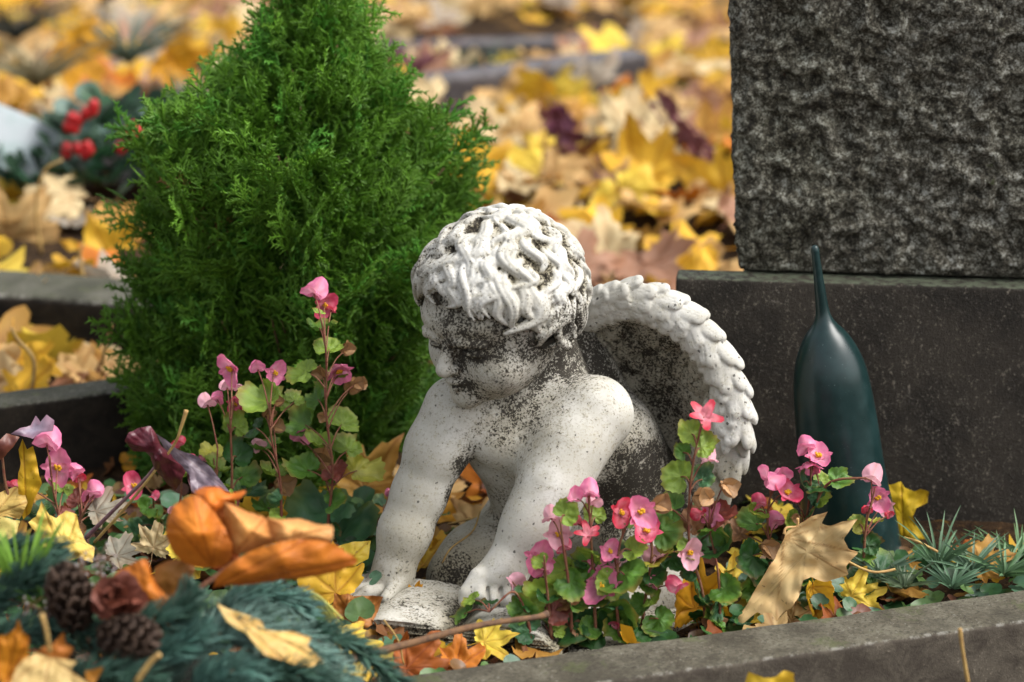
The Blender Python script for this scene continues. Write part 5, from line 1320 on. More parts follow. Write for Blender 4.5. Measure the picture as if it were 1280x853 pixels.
for i_, (px, py, yy, s_, td, nn, col, lab, kw) in enumerate([
    (450, 812, 2.31, .10, (.6, .3, -.2), (0, -.6, .8), 'lemon', 'bright yellow maple leaf lying below the left end of the book', dict(wav=.12)),
    (530, 836, 2.31, .085, (.8, .2, -.1), (0, -.8, .6), 'rust', 'orange brown maple leaf lying in front of the book', dict(wav=.18, roll=.5)),
    (585, 826, 2.33, .065, (.5, .4, .2), (.2, -.8, .6), 'orange', 'small orange leaf between the book and the kerb', dict(wav=.2)),
    (512, 742, 2.50, .035, (-.3, .2, .6), (0, -1, .5), 'gold', 'tiny golden leaf tip on the far edge of the book', dict(wav=.1)),
    (400, 725, 2.47, .11, (-.5, .3, .3), (0, -.9, .5), 'yellow', 'yellow maple leaf in the shade of the orange curled leaf', dict(wav=.1)),
    (560, 640, 2.78, .15, (.8, .2, .1), (0, -.6, .8), 'gold', 'golden maple leaf lying behind the gap between the arms', dict(wav=.12)),
    (610, 600, 2.86, .14, (-.7, .4, .3), (0, -.7, .7), 'orange', 'orange leaf on the soil behind the chest of the statue', dict(wav=.15)),
    (545, 690, 2.66, .12, (.4, .6, .2), (0, -.6, .8), 'yellow', 'yellow maple leaf behind the wrist of the right arm', dict(wav=.12)),
    (590, 655, 2.74, .11, (-.4, .6, .2), (0, -.6, .8), 'buff', 'buff maple leaf beside the far foot of the statue', dict(wav=.15)),
    (470, 590, 2.78, .12, (.5, .3, .6), (0, -.8, .6), 'ochre', 'ochre leaf caught at the foot of the shrub near the shoulder', dict(wav=.15)),
    (545, 610, 2.84, .13, (.6, .5, 0), (0, -.6, .8), 'buff', 'pale leaf on the soil left of the orange one behind the chest', dict(wav=.15)),
    (340, 640, 2.66, .12, (.6, .2, .5), (0, -.9, .5), 'yellow', 'yellow maple leaf glowing behind the stems of the begonias', dict(wav=.12)),
    (310, 680, 2.6, .11, (-.4, .5, .3), (0, -.7, .6), 'yellow', 'yellow leaf low between the begonia stems', dict(wav=.12)),
    (195, 672, 2.50, .055, (.2, .2, .7), (0, -1, .5), 'cream', 'small cream coloured leaf behind the orange curled leaf', dict(wav=.2, roll=.8)),
    (135, 635, 2.58, .065, (.9, .3, .1), (0, -.5, .9), 'dull', 'whitish grey leaf lying among the stems at the left', dict(wav=.1)),
    (160, 690, 2.50, .06, (.9, .3, .1), (0, -.5, .9), 'dull', 'pale shiny leaf lying below the dark stalk', dict(wav=.1)),
    (250, 680, 2.55, .10, (.6, .3, .3), (0, -.5, .9), 'lemon', 'lemon yellow leaf lying behind the orange curled leaf', dict(wav=.1)),
    (865, 735, 2.46, .11, (-.1, 0, 1), (.3, -1, .2), 'gold', 'narrow golden leaf standing right of the statue knee', dict(roll=2.0, wav=.1)),
    (1018, 752, 2.45, .07, (.1, 0, -1), (.5, -1, .2), 'yellow', 'narrow yellow leaf hanging over the kerb under the spotted buff leaf', dict(roll=2.6, wav=.1)),
    (1000, 770, 2.44, .05, (.8, 0, .5), (0, -1, .5), 'buff', 'small buff leaf tip on the kerb edge', dict(roll=1.0, wav=.2)),
    (1080, 742, 2.50, .07, (.8, .1, .2), (0, -.8, .6), 'lemon', 'pale yellow leaf lying below the flowers of the vase', dict(roll=.6, wav=.2)),
    (1240, 700, 2.56, .07, (.9, .1, .1), (0, -.6, .8), 'ochre', 'ochre leaf lying at the right edge on the soil', dict(wav=.15)),
    (620, 800, 2.36, .06, (.9, .1, .1), (0, -.6, .8), 'lemon', 'little pale leaf under the begonia clump near the kerb', dict(wav=.15)),
    ]):
    ML(px, py, yy, s_, td, nn, 520 + i_, LC[col], lab, nt=110, nr=9, **kw)
# ------------------------------------------------------------------ the orange curled leaf cluster in front
def curled(label, px, py, y, size, tipd, nn, roll, tip, seed, col, name='curled_leaf'):
    fn = outline([(0, 1.0), (12, .92), (25, .78), (45, .60), (70, .47), (100, .38), (130, .30), (160, .16), (180, .04)], jit=.05, rs=seed)
    v, F, vein, rad = blade(fn, 120, 14, veins=(0, 30, -30, 62, -62), seed=seed, wav=.07, cup=.10, roll=roll, tip=tip)
    c = leafcol(col, v, rad, vein, seed, edge=(.30, .085, .012), ea=.5)
    Rm = frame(tipd, nn); wv = (v * size) @ Rm.T + P(px, py, y)
    sm = 'leaf_hero'
    return wv, F, c, vein
CL = thing('curled_leaf_spray', P(300, 700, 2.12) - [0, 0, .03], 'big blurred orange brown dried leaf spray curled up in the foreground left of the book', 'dried leaves')
ORG, AMB, DK = (.66, .215, .022), (.62, .30, .085), (.50, .135, .012)

for i_, (pts, ctr, yy, col, kw) in enumerate([
    ([(600, 292), (700, 296), (722, 380), (728, 462), (690, 500), (640, 505), (610, 400)], (665, 400), 2.155, (.25, .07, .012), dict(bulge=-.01)),
    ([(582, 285), (545, 305), (515, 335), (502, 390), (512, 440), (545, 482), (600, 506), (650, 504), (690, 488), (702, 452), (690, 410), (665, 365), (635, 325), (610, 300)], (598, 405), 2.12, ORG, dict(bulge=.022, attach=(640, 505), tips=[(585, 290), (520, 360), (660, 380)])),
    ([(585, 278), (620, 262), (660, 264), (690, 282), (742, 274), (722, 300), (690, 308), (662, 330), (640, 348), (606, 308)], (650, 298), 2.135, (.60, .16, .014), dict(tilt=(0, 1.0), bulge=.006)),
    ([(676, 308), (720, 325), (760, 342), (800, 356), (820, 395), (834, 424), (800, 442), (740, 462), (712, 462), (694, 400), (680, 350)], (750, 395), 2.110, AMB, dict(bulge=.016, tilt=(.2, .1), attach=(710, 465), tips=[(680, 312), (800, 360)])),
    ([(804, 354), (850, 362), (905, 360), (960, 376), (1000, 380), (1006, 402), (996, 424), (940, 430), (870, 440), (836, 428), (818, 390)], (900, 398), 2.105, (.70, .38, .13), dict(bulge=.012, tilt=(0, .7), attach=(830, 430), tips=[(1000, 385)])),
    ([(640, 570), (660, 530), (700, 492), (770, 452), (840, 430), (920, 422), (1000, 432), (1050, 462), (1080, 486), (1050, 508), (980, 528), (900, 540), (820, 548), (740, 560), (680, 562)], (850, 492), 2.085, ORG, dict(ridge=(.0, 9), bulge=.010, attach=(645, 568), tips=[(1078, 486), (920, 425), (980, 526)])),
    ([(470, 505), (520, 482), (560, 488), (590, 512), (560, 560), (520, 598), (485, 590), (462, 548)], (522, 538), 2.12, (.28, .12, .025), dict(tilt=(.4, .2))),
    ([(328, 542), (365, 512), (410, 492), (444, 480), (456, 520), (480, 570), (510, 600), (520, 640), (535, 690), (546, 728), (510, 706), (450, 668), (400, 628), (368, 590)], (445, 585), 2.075, (.52, .16, .014), dict(bulge=.014, tilt=(-.3, .2), attach=(545, 725), tips=[(330, 542), (440, 484)])),
    ([(498, 592), (530, 608), (556, 622), (552, 680), (547, 728), (530, 680), (512, 630)], (532, 650), 2.072, (.66, .30, .08), dict(bulge=.006, tilt=(.8, 0)))]):
    v, F, at = shaped(pts, ctr, yy, col, 60 + i_, wav=.011, jag=.6, ea=.55, edge=(.24, .045, .008), smooth_=1, **kw)
    obj('leaf', v, F, M['curl'], CL, True, at)
v, f = tube([P(300, 700, 2.10), P(240, 742, 2.09), P(170, 790, 2.10), P(110, 840, 2.14)], [.0028, .0026, .003, .003], 7, 24); obj('stalk', v, f, M['stem'], CL)
# stalks and twigs
for i_, (pts, r_, mt, lab, nm, ct) in enumerate([
    ([(425, 828, 2.20), (510, 805, 2.24), (600, 782, 2.28), (668, 772, 2.31), (684, 768, 2.32)], [.0050, .0040, .0034, .0030, .0042], 'bark', 'long smooth brown twig lying across the front of the book', 'twig', 'twig'),
    ([(108, 672, 2.50), (140, 640, 2.49), (185, 595, 2.475), (205, 566, 2.47)], [.0026, .0022, .0018, .0016], 'purple', 'purple stalk of the wine red leaf rising from the bed', 'leaf_stalk', 'stalk'),
    ([(118, 678, 2.49), (165, 625, 2.47), (215, 560, 2.455), (226, 535, 2.45), (233, 513, 2.45)], [.0018, .0016, .0015, .0018, .0026], 'straw', 'dry yellow brown stalk crossing the wine red leaf', 'leaf_stalk', 'stalk'),
    ([(18, 650, 2.50), (6, 600, 2.50), (2, 560, 2.50)], [.002, .0016, .0014], 'stem', 'dark red bare stem at the left edge', 'plant_stem', 'stalk'),
    ([(1210, 853, 2.20), (1204, 815, 2.20), (1200, 786, 2.20)], [.0022, .0018, .0022], 'straw', 'single dry yellow stalk standing in front of the kerb at the right', 'leaf_stalk', 'stalk'),
    ([(545, 730, 2.55), (560, 690, 2.56), (590, 665, 2.58), (600, 640, 2.60)], [.0010] * 4, 'straw', 'thin curved grass stalk between the right arm and the knee', 'grass_stalk', 'stalk'),
    ([(560, 655, 2.70), (600, 648, 2.68), (640, 652, 2.66)], [.0012] * 3, 'straw', 'dry stalk lying behind the gap of the arms', 'grass_stalk', 'stalk'),
    ([(1055, 700, 2.50), (1090, 715, 2.49), (1120, 712, 2.50)], [.0016] * 3, 'straw', 'curved yellow stalk on the plants before the vase', 'leaf_stalk', 'stalk'),
    ([(1130, 672, 2.55), (1150, 678, 2.54), (1172, 690, 2.54)], [.0016] * 3, 'straw', 'yellow stalk below the leaf propped on the plinth', 'leaf_stalk', 'stalk'),
    ([(505, 830, 2.30), (497, 800, 2.30), (480, 775, 2.30)], [.0009] * 3, 'straw', 'thin pale stalk below the left end of the book', 'grass_stalk', 'stalk')]):
    if mt == 'purple' and 'purple' not in M: M['purple'] = m_simple('purple_stalk', (.15, .07, .09), (.22, .13, .13), 80, .5)
    v, f = tube([P(*q_) for q_ in pts], r_, 8, 30); v = v + fbm(v, 60, 3, 9)[:, None] * .0006; o = obj(nm, v, f, M[mt]); tag(o, lab, ct)

# ------------------------------------------------------------------ fir sprays, cones and trimmings at lower left
def fir(name, pts, n, L, seed, col, label, group='fir twigs of the grave wreath', rad=.0030, flat=.5):
    """bottle-brush twig: fat curved needles all round"""
    rs = np.random.default_rng(seed); sp = spline([P(*q_) for q_ in pts], 200)
    T = thing(name, sp[0], label, 'fir twig', group)
    tg = np.gradient(sp, axis=0); tg /= np.linalg.norm(tg, axis=1)[:, None]
    t_ = np.sort(rs.random(n)); i_ = (t_ * 199).astype(int)
    ax = tg[i_]; ref = rs.normal(size=(n, 3)); side = ref - ax * (ref * ax).sum(1)[:, None]; side /= np.linalg.norm(side, axis=1)[:, None]
    side[:, 2] += .45; side[:, 1] -= .15; side /= np.linalg.norm(side, axis=1)[:, None]
    d = side + ax * rs.uniform(.45, .8, (n, 1)); d /= np.linalg.norm(d, axis=1)[:, None]
    l_ = L * rs.uniform(.75, 1.1, (n, 1)) * (1 - .5 * np.clip((t_[:, None] - .85) / .15, 0, 1))
    w_ = np.cross(d, side + rs.normal(size=(n, 3)) * .2); w_ /= np.linalg.norm(w_, axis=1)[:, None]; h_ = np.cross(d, w_)
    p0 = sp[i_]; p1 = p0 + d * l_ * .55; bend = (ax - side * .15); p2 = p0 + d * l_ + bend * l_ * .22
    W = .0017; V = []
    for p_, k_ in ((p0, .8), (p1, 1.0), (p2, .35)):
        V += [p_ + w_ * W * k_, p_ - w_ * W * k_, p_ + h_ * W * .55 * k_]
    V = np.stack(V, 1).reshape(-1, 3); b = np.arange(n)[:, None] * 9
    F = np.concatenate([np.stack([b[:, 0] + o_ + a, b[:, 0] + o_ + c, b[:, 0] + o_ + 3 + c, b[:, 0] + o_ + 3 + a], -1) for o_ in (0, 3) for a, c in ((0, 1), (1, 2), (2, 0))])
    cc = np.array(col) * rs.uniform(.6, 1.25, (n, 1)) + np.array([.03, .05, .05]) * rs.random((n, 1)); cc = np.repeat(cc, 9, 0)
    obj('needles', V, F, M['needle'], T, True, {'col': np.clip(cc, 0, 1), 'vein': np.zeros(len(V))})
    v, f = tube(sp[::5], [rad, rad * .5], 7); obj('twig', v, f, M['bark'], T)
FB, FD, FL = (.09, .19, .15), (.045, .10, .065), (.17, .28, .23)
firs = [([(250, 800, 2.12), (290, 770, 2.10), (350, 790, 2.09), (400, 830, 2.08), (440, 870, 2.07)], 1500, .030, FL, 'front blue green fir twig running down to the right below the curled leaf'),
    ([(200, 860, 2.05), (230, 815, 2.05), (290, 790, 2.06), (330, 800, 2.07)], 1300, .030, FL, 'blue green fir twig arching up from the bottom edge under the curled leaf'),
    ([(280, 760, 2.15), (320, 745, 2.16), (360, 752, 2.17), (390, 775, 2.18)], 1000, .026, FB, 'short fir twig just beneath the tip of the curled leaf'),
    ([(150, 870, 2.02), (180, 830, 2.03), (230, 805, 2.04), (250, 790, 2.05)], 1000, .028, FB, 'dark fir twig left of the arching one at the bottom edge'),
    ([(300, 870, 2.03), (330, 850, 2.03), (380, 845, 2.03), (430, 870, 2.03)], 900, .028, FD, 'lowest fir twig at the bottom edge'),
    ([(-30, 770, 2.10), (10, 740, 2.10), (50, 720, 2.10), (90, 735, 2.10)], 1000, .030, FD, 'dark fir twig at the left edge above the orange leaf'),
    ([(-30, 820, 2.06), (30, 795, 2.06), (90, 790, 2.06), (150, 810, 2.06)], 1100, .030, FD, 'dark fir twig behind the buff leaf at the lower left corner'),
    ([(110, 800, 2.04), (160, 790, 2.04), (215, 770, 2.05), (240, 745, 2.06)], 1000, .028, FD, 'fir twig under the dried pink flower'),
    ([(-20, 700, 2.16), (30, 690, 2.16), (80, 700, 2.16)], 700, .026, FD, 'farthest dark fir twig beside the bright green sprig'),
    ([(380, 790, 2.14), (420, 800, 2.14), (470, 835, 2.14), (500, 870, 2.13)], 900, .026, FD, 'fir twig reaching under the brown twig end'),
    ([(60, 870, 2.0), (100, 850, 2.0), (150, 845, 2.0), (200, 860, 2.0)], 900, .028, FD, 'fir twig along the bottom edge at the left'),
    ([(240, 870, 2.02), (262, 850, 2.02), (300, 840, 2.02), (340, 865, 2.02)], 800, .028, FB, 'fir twig at the bottom edge below the long leaf')]
for i_, (pts, n_, L_, col, lab) in enumerate(firs): fir('fir_twig', pts, int(n_ * .42), L_ * .95, 30 + i_, col, lab)
# mound the wreath lies on
v, f = rbox(.56, .28, .17, .08, .012); v = v * [1, 1, 1]; v = v + (fbm(v, 14, 4, 3)[:, None] * .018 + fbm(v, 60, 3, 4)[:, None] * .006) * nrm1(v)
o = obj('wreath_mound', v + [-.42, 2.14, -.01], f, m_simple('dark_moss', (.006, .008, .004), (.014, .018, .008), 70, .95, 1, .006)); tag(o, 'dark mossy mound under the fir twigs at the lower left', 'wreath')
def cone(px, py, y, axis, L, Rr, label, seed):
    rs = random.Random(seed); c_ = P(px, py, y); T = thing('pine_cone', c_, label, 'pine cone', 'pine cones of the grave wreath'); A = nrm(axis)
    mb = MB(); ex = nrm(np.cross(A, [0, 1, 0])); ey = np.cross(A, ex)
    for k_ in range(52):
        t_ = k_ / 52; th = k_ * 2.39996; r_ = Rr * math.sin(math.pi * (.12 + .80 * t_)) ** .8
        o_ = ex * math.cos(th) + ey * math.sin(th); p_ = c_ + A * (t_ - .5) * L + o_ * r_ * .45
        d_ = nrm(o_ + A * (.25 + .7 * t_)); Rm = frame(d_, A - o_ * .2)
        n_ = 7; u_ = np.linspace(-1, 1, n_); s_ = .0185 * .9 * (.55 + .45 * math.sin(math.pi * t_)) * Rr / .02
        top = []; 
        for a, (yy, wd, hh) in enumerate([(0, .35, .0), (.5, .8, .05), (.85, 1.0, .22), (1.05, .72, .42)]):
            for q_ in u_: top.append([q_ * wd * .62 * s_, yy * s_ * 1.2, (hh - .30 * q_ * q_) * s_])
        top = np.array(top); bot = top - [0, 0, .16 * s_]
        vv = np.vstack([top, bot]) @ Rm.T + p_
        i2 = (np.arange(3)[:, None] * n_ + np.arange(n_ - 1)[None]).ravel(); q1 = np.stack([i2, i2 + 1, i2 + n_ + 1, i2 + n_], -1); m_ = 4 * n_
        e = np.arange(3 * n_, 4 * n_ - 1); q3 = np.stack([e, e + 1, e + 1 + m_, e + m_], -1)
        mb.add(vv, np.concatenate([q1, q1[:, ::-1] + m_, q3]))
    mb.build('scales', M['cone'], T)
    v, f = tube([c_ - A * L * .52, c_, c_ + A * L * .48], [Rr * .3, Rr * .55, Rr * .2], 10, 8); obj('core', v, f, M['cone'], T)
cone(88, 750, 2.045, (-.15, -.25, 1), .064, .0165, 'dark brown pine cone standing under the pale yellow leaf', 1)
cone(158, 796, 2.02, (.9, -.25, .1), .052, .0155, 'reddish brown pine cone half buried in fir needles below the dried pink flower', 2)
# dried pinkish flower (small curled bracts)
DF = thing('dried_flower', P(145, 760, 2.07), 'dried reddish pink flower head between the pine cone and the orange leaf', 'dried flower')
rs = random.Random(5)
for k_ in range(24):
    a = rs.uniform(0, 6.28); el = rs.uniform(-.3, 1.2); d = np.array([math.cos(a) * math.cos(el), math.sin(a) * math.cos(el) - .3, math.sin(el)])
    v, F, vein, rad = blade(outline(PT, jit=.1, rs=k_), 24, 4, seed=k_ + 700, wav=.25, roll=1.4, tip=rs.choice([-.8, .9]))
    wv = (v * rs.uniform(.018, .032)) @ frame(d, [rs.uniform(-1, 1), -1, .5]).T + P(147, 752, 2.045)
    obj('bract', wv, F, M['leaf'], DF, True, {'col': np.tile(np.array([.24, .085, .06]) * rs.uniform(.6, 1.5), (len(v), 1)), 'vein': vein})
# white berried sprigs
def sprig(label, pts, seed, n=60, sc=.012, col=(.42, .37, .36)):
    rs = random.Random(seed); sp = spline([P(*q_) for q_ in pts], 30); T = thing('berry_sprig', sp[0], label, 'sprig', 'whitish sprigs in the wreath')
    mb = MB(); st = MB(); v, f = tube(sp, .0011, 5); st.add(v, f)
    for k_ in range(n):
        i_ = rs.randrange(4, 30); q = sp[i_] + np.array([rs.gauss(0, 1), rs.gauss(0, 1), rs.gauss(0, 1)]) * sc * .55
        v, f = lathe([(0.00005, -1), (.6, -.8), (1, 0), (.6, .8), (.00005, 1)], 7); mb.add(v * rs.uniform(.0010, .0019) + q, f)
        v, f = tube([sp[i_], q], .0005, 4); st.add(v, f)
    v, f, _ = mb.out(); obj('berries', v, f, m_simple('whitish_berry', col, tuple(x * .5 for x in col), 300, .8), T)
    v, f, _ = st.out(); obj('stem', v, f, M['bark'], T)
sprig('whitish seedy sprig along the right side of the standing pine cone', [(92, 800, 2.07), (100, 760, 2.07), (108, 725, 2.08), (100, 705, 2.09)], 3, 34)
sprig('whitish sprig above the dried pink flower', [(130, 745, 2.08), (125, 715, 2.09), (122, 695, 2.10), (138, 700, 2.10)], 4, 34)
sprig('pale sprig in the needles left of the pine cones', [(25, 770, 2.07), (40, 758, 2.07), (62, 772, 2.06)], 5, 24)
# bright green sprig
def sprout(name, label, cx, cy, y, n, L, col, seed, spread=.8, w=.0016, group=None, cat='plant', up=1.0, curve=.3, gz0=None):
    rs = np.random.default_rng(seed); c_ = P(cx, cy, y); mb = MB()
    for k_ in range(n):
        a = rs.uniform(0, 6.28); s_ = spread * math.sqrt(rs.random()); d = nrm([math.cos(a) * s_, math.sin(a) * s_ - .1, up])
        l_ = L * rs.uniform(.35, 1.15); bend = np.array([math.cos(a), math.sin(a), -.3]) * l_ * curve
        p0 = c_ + np.array([math.cos(a), math.sin(a), 0]) * .004 * rs.random(); pts = np.array([p0 + d * l_ * t_ + bend * t_ * t_ for t_ in np.linspace(0, 1, 7)])
        tg = nrm(pts[-1] - pts[0]); sd = nrm(np.cross(tg, [rs.normal() * .3, -1, .3])); up_ = np.cross(sd, tg)
        ww = w * np.array([.6, 1, 1.1, 1.05, .9, .6, .08])[:, None]
        vv = np.stack([pts + sd * ww, pts - up_ * ww * .45, pts - sd * ww], 1).reshape(-1, 3)
        i_ = np.arange(6)[:, None] * 3 + np.arange(2)[None]; i_ = i_.ravel(); F = np.stack([i_, i_ + 1, i_ + 4, i_ + 3], -1)
        cc = np.array(col) * rs.uniform(.7, 1.3); mb.add(vv, F, col=np.tile(np.clip(cc, 0, 1), (len(vv), 1)), vein=np.tile([0, 1., 0], 7) * .5)
    o = mb.build(name, M['frond']); return tag(o, label, cat, group)
sprout('green_sprig', 'bright yellow green sprig standing among the dark fir needles at the left edge', 28, 752, 2.12, 46, .085, (.22, .40, .06), 3, .38, .0019, curve=.15)
sprout('green_sprig', 'short bright green sprig just left of the standing pine cone', 55, 765, 2.10, 40, .040, (.18, .36, .07), 4, .9, .0016)
for i_, (cx, cy, y, n, L, lab, col) in enumerate([(1172, 715, 2.55, 46, .075, 'upright tuft of narrow blue green leaves in the bed below the plinth', (.11, .20, .11)), (1215, 715, 2.54, 44, .048, 'low spreading tuft of blue green leaves right of the upright tuft', (.10, .18, .11)),
        (1255, 720, 2.54, 44, .055, 'broad leaved blue green tuft near the right edge', (.10, .19, .09)), (1130, 735, 2.51, 36, .040, 'small grey green tuft left of the upright tuft near the kerb', (.12, .17, .10)), (1275, 700, 2.58, 36, .050, 'tuft of narrow leaves cut off by the right edge', (.09, .17, .07)), (1100, 722, 2.53, 30, .04, 'little grey green tuft beneath the leaf on the plinth', (.10, .17, .11)), (1190, 735, 2.50, 36, .035, 'lowest blue green tuft touching the kerb', (.11, .2, .12))]):
    sprout('narrow_leaved_tuft', lab, cx, cy, y, n, L, col, 10 + i_, 1.3 if i_ else .45, .0014, 'blue green tufts at the right', curve=.4)
# yellow green curly shoots
rs = random.Random(9)
for i_, (x0, x1, yy, base_y, lab) in enumerate([(312, 425, 2.22, 775, 'bundle of curly yellow green shoots arching over the fir needles'), (285, 345, 2.24, 748, 'smaller curl of yellow green shoots behind the curled leaf')]):
    mb = MB()
    for k_ in range(12 if i_ == 0 else 7):
        a = x0 + rs.uniform(-4, 14); b = x1 - rs.uniform(-5, 18); h_ = rs.uniform(18, 40)
        v, f = tube([P(a, base_y + rs.uniform(-4, 6), yy), P(a * .7 + b * .3, base_y - h_, yy + rs.uniform(-.01, .01)), P(a * .3 + b * .7, base_y - h_ * .9, yy - .01), P(b, base_y + rs.uniform(-8, 20), yy - .01)], [.0022, .002, .0016, .001], 6, 22)
        mb.add(v, f, col=np.tile(np.array([.50, .50, .12]) * rs.uniform(.7, 1.1), (len(v), 1)), vein=np.zeros(len(v)))
    o = mb.build('curly_shoots', M['frond']); tag(o, lab, 'shoots')
# leaves lying on the wreath

OL('blurred long buff maple leaf lying on the fir twigs below the curled leaf', [(655, 615), (690, 632), (742, 648), (790, 668), (800, 694), (840, 700), (885, 698), (940, 718), (928, 742), (950, 765), (980, 790), (940, 806), (890, 800), (858, 788), (800, 772), (770, 740), (745, 705), (712, 690), (684, 668)], (800, 722), 2.035, (.64, .43, .13), 70, tilt=(.3, .9), ea=.2, attach=(700, 650), tips=[(978, 790), (938, 720), (858, 788)], wav=.01)
OL('blurred buff maple leaf with upright stalk at the lower left corner', [(20, 900), (34, 850), (52, 806), (78, 782), (105, 764), (150, 776), (195, 782), (232, 790), (212, 815), (240, 835), (268, 858), (250, 900)], (140, 840), 1.96, (.62, .44, .17), 71, tilt=(0, .9), ea=.25, attach=(150, 778), tips=[(232, 790), (265, 856), (34, 850), (130, 895)])
OL('orange maple leaf standing at the left edge in front of the fir needles', [(-30, 720), (0, 712), (32, 704), (46, 690), (56, 662), (68, 700), (90, 718), (84, 780), (62, 800), (48, 840), (20, 860), (-30, 860)], (30, 770), 1.99, (.58, .22, .015), 72, ea=.3, attach=(20, 850), tips=[(55, 668), (88, 720)])
OL('brownish orange leaf partly hidden behind the blurred buff leaf', [(105, 762), (130, 745), (160, 738), (190, 702), (200, 738), (222, 748), (205, 785), (160, 800), (110, 790)], (160, 765), 2.0, (.36, .12, .02), 73, ea=.3)
OL('small orange leaf at the bottom edge right of the blurred buff leaf', [(258, 820), (285, 812), (312, 808), (300, 832), (285, 860), (262, 850)], (285, 833), 1.97, (.55, .24, .04), 74, ea=.3)
v, f = tube([P(62, 815, 1.955), P(58, 790, 1.95), P(52, 768, 1.95)], [.0022, .002, .0024], 7, 12); o = obj('leaf_stalk', v, f, M['straw']); tag(o, 'pale stalk rising from the blurred buff leaf at the lower left corner', 'stalk')
v, f = tube([P(170, 853, 1.97), P(188, 828, 1.97), P(200, 818, 1.97)], [.003, .0028, .003], 7, 10); o = obj('leaf_stalk', v, f, M['straw']); tag(o, 'short ochre stalk in the fir needles at the bottom edge', 'stalk')

# ------------------------------------------------------------------ planter with berries, card (left background)
pb = P(140, 262, 4.02); PLN = thing('planter', (pb[0], 4.08, gz(pb[0], 4.0)), 'dark bowl planter with green foliage and red berries behind the shrub at left', 'planter')
rim = P(140, 205, 4.08); cz0 = gz(pb[0], 4.0) + .005; hb = rim[2] - cz0
prf = [(.0005, 0), (.09, 0), (.115, .1 * hb), (.135, .55 * hb), (.150, .93 * hb), (.158, .95 * hb), (.158, hb), (.148, hb), (.140, .85 * hb), (.0005, .82 * hb)]
v, f = lathe(prf, 48); obj('bowl', v + [rim[0], 4.08, cz0], f, m_simple('dark_clay', (.016, .010, .009), (.04, .028, .026), 30, .5), PLN)
mb = MB(); rs = random.Random(14); ctr = np.array([rim[0], 4.08, rim[2]])
for k_ in range(420):
    a = rs.uniform(0, 6.28); r_ = .21 * math.sqrt(rs.random()); v, F, vein, rad = blade(outline(BL), 14, 2, seed=k_ % 5, wav=.1, cup=.2)
    d = nrm([math.cos(a) * .8, math.sin(a) * .8, rs.uniform(.1, 1)]); s_ = rs.uniform(.018, .034)
    mb.add((v * s_) @ frame(d, [rs.uniform(-.3, .3), -.6, 1]).T + ctr + [r_ * math.cos(a), r_ * math.sin(a), rs.uniform(-.01, .15) * (1.1 - r_ / .21)], F, col=np.tile(np.array(rs.choice([(.02, .06, .03), (.03, .09, .04), (.10, .17, .14), (.015, .04, .02)])), (len(v), 1)), vein=vein)
mb.build('foliage', M['frond'], PLN)
bm_ = m_simple('red_berry', (.42, .012, .012), (.30, .008, .01), 60, .3)
for (px, py) in [(118, 138), (108, 142), (100, 150), (95, 160), (88, 148), (88, 158), (108, 184), (103, 192), (86, 186), (84, 192), (165, 160), (160, 166), (172, 164), (150, 185), (168, 172), (112, 190), (96, 186), (118, 132)]:
    v, f = lathe([(0.00005, -1), (.6, -.8), (1, 0), (.6, .8), (.00005, 1)], 12); obj('berry', v * [.0105, .0105, .012] + P(px + rs.uniform(-3, 3), py, 3.94), f, bm_, PLN)
cz_ = P(20, 178, 4.0)
CARD = thing('card', cz_, 'tilted white plastic card on a thin stake at the left edge by the planter', 'sign')
Rm = frame([.35, .45, .75], [.25, -.75, .6]); v, f = rbox(.125, .10, .003, .001, .02); obj('panel', v @ Rm.T + cz_, f, m_simple('white_card', (.42, .46, .48), (.34, .41, .41), 14, .3), CARD)
v, f = tube([cz_ + [0, .012, -.01], [cz_[0], cz_[1] + .02, gz(cz_[0], 4.02) - .01]], .003, 6); obj('stake', v, f, M['straw'], CARD)
# grey-green and reddish low plants behind
for i_, (px, py, yy, n, L, col, lab, sp_) in enumerate([(160, 60, 4.7, 90, .16, (.12, .17, .14), 'blurred grey green tussock at top left above the planter', .9), (45, 90, 4.5, 80, .14, (.22, .20, .12), 'blurred straw coloured tussock at the upper left edge', .8), (230, 115, 4.4, 60, .10, (.09, .13, .10), 'blurred grey green plant touching the left side of the shrub', .9),
        (520, 75, 4.8, 40, .12, (.20, .08, .11), 'blurred purple pink plant right of the shrub top', .6), (612, 78, 5.35, 60, .10, (.02, .06, .025), 'dark green tuft between the two far border stones', .8), (832, 100, 5.0, 40, .06, (.07, .20, .03), 'little bright green tuft near the gravestone at the far end of the litter', .9), (590, 125, 4.9, 40, .06, (.13, .18, .15), 'grey green tuft under the nearer border stone', .9), (20, 30, 5.2, 80, .15, (.03, .035, .03), 'dark wiry plant in the top left corner', 1.0)]):
    sprout('background_plant', lab, px, py + 20, yy, int(n * 1.8), L * .9, col, 40 + i_, sp_ * 1.2, .0012, curve=.5)

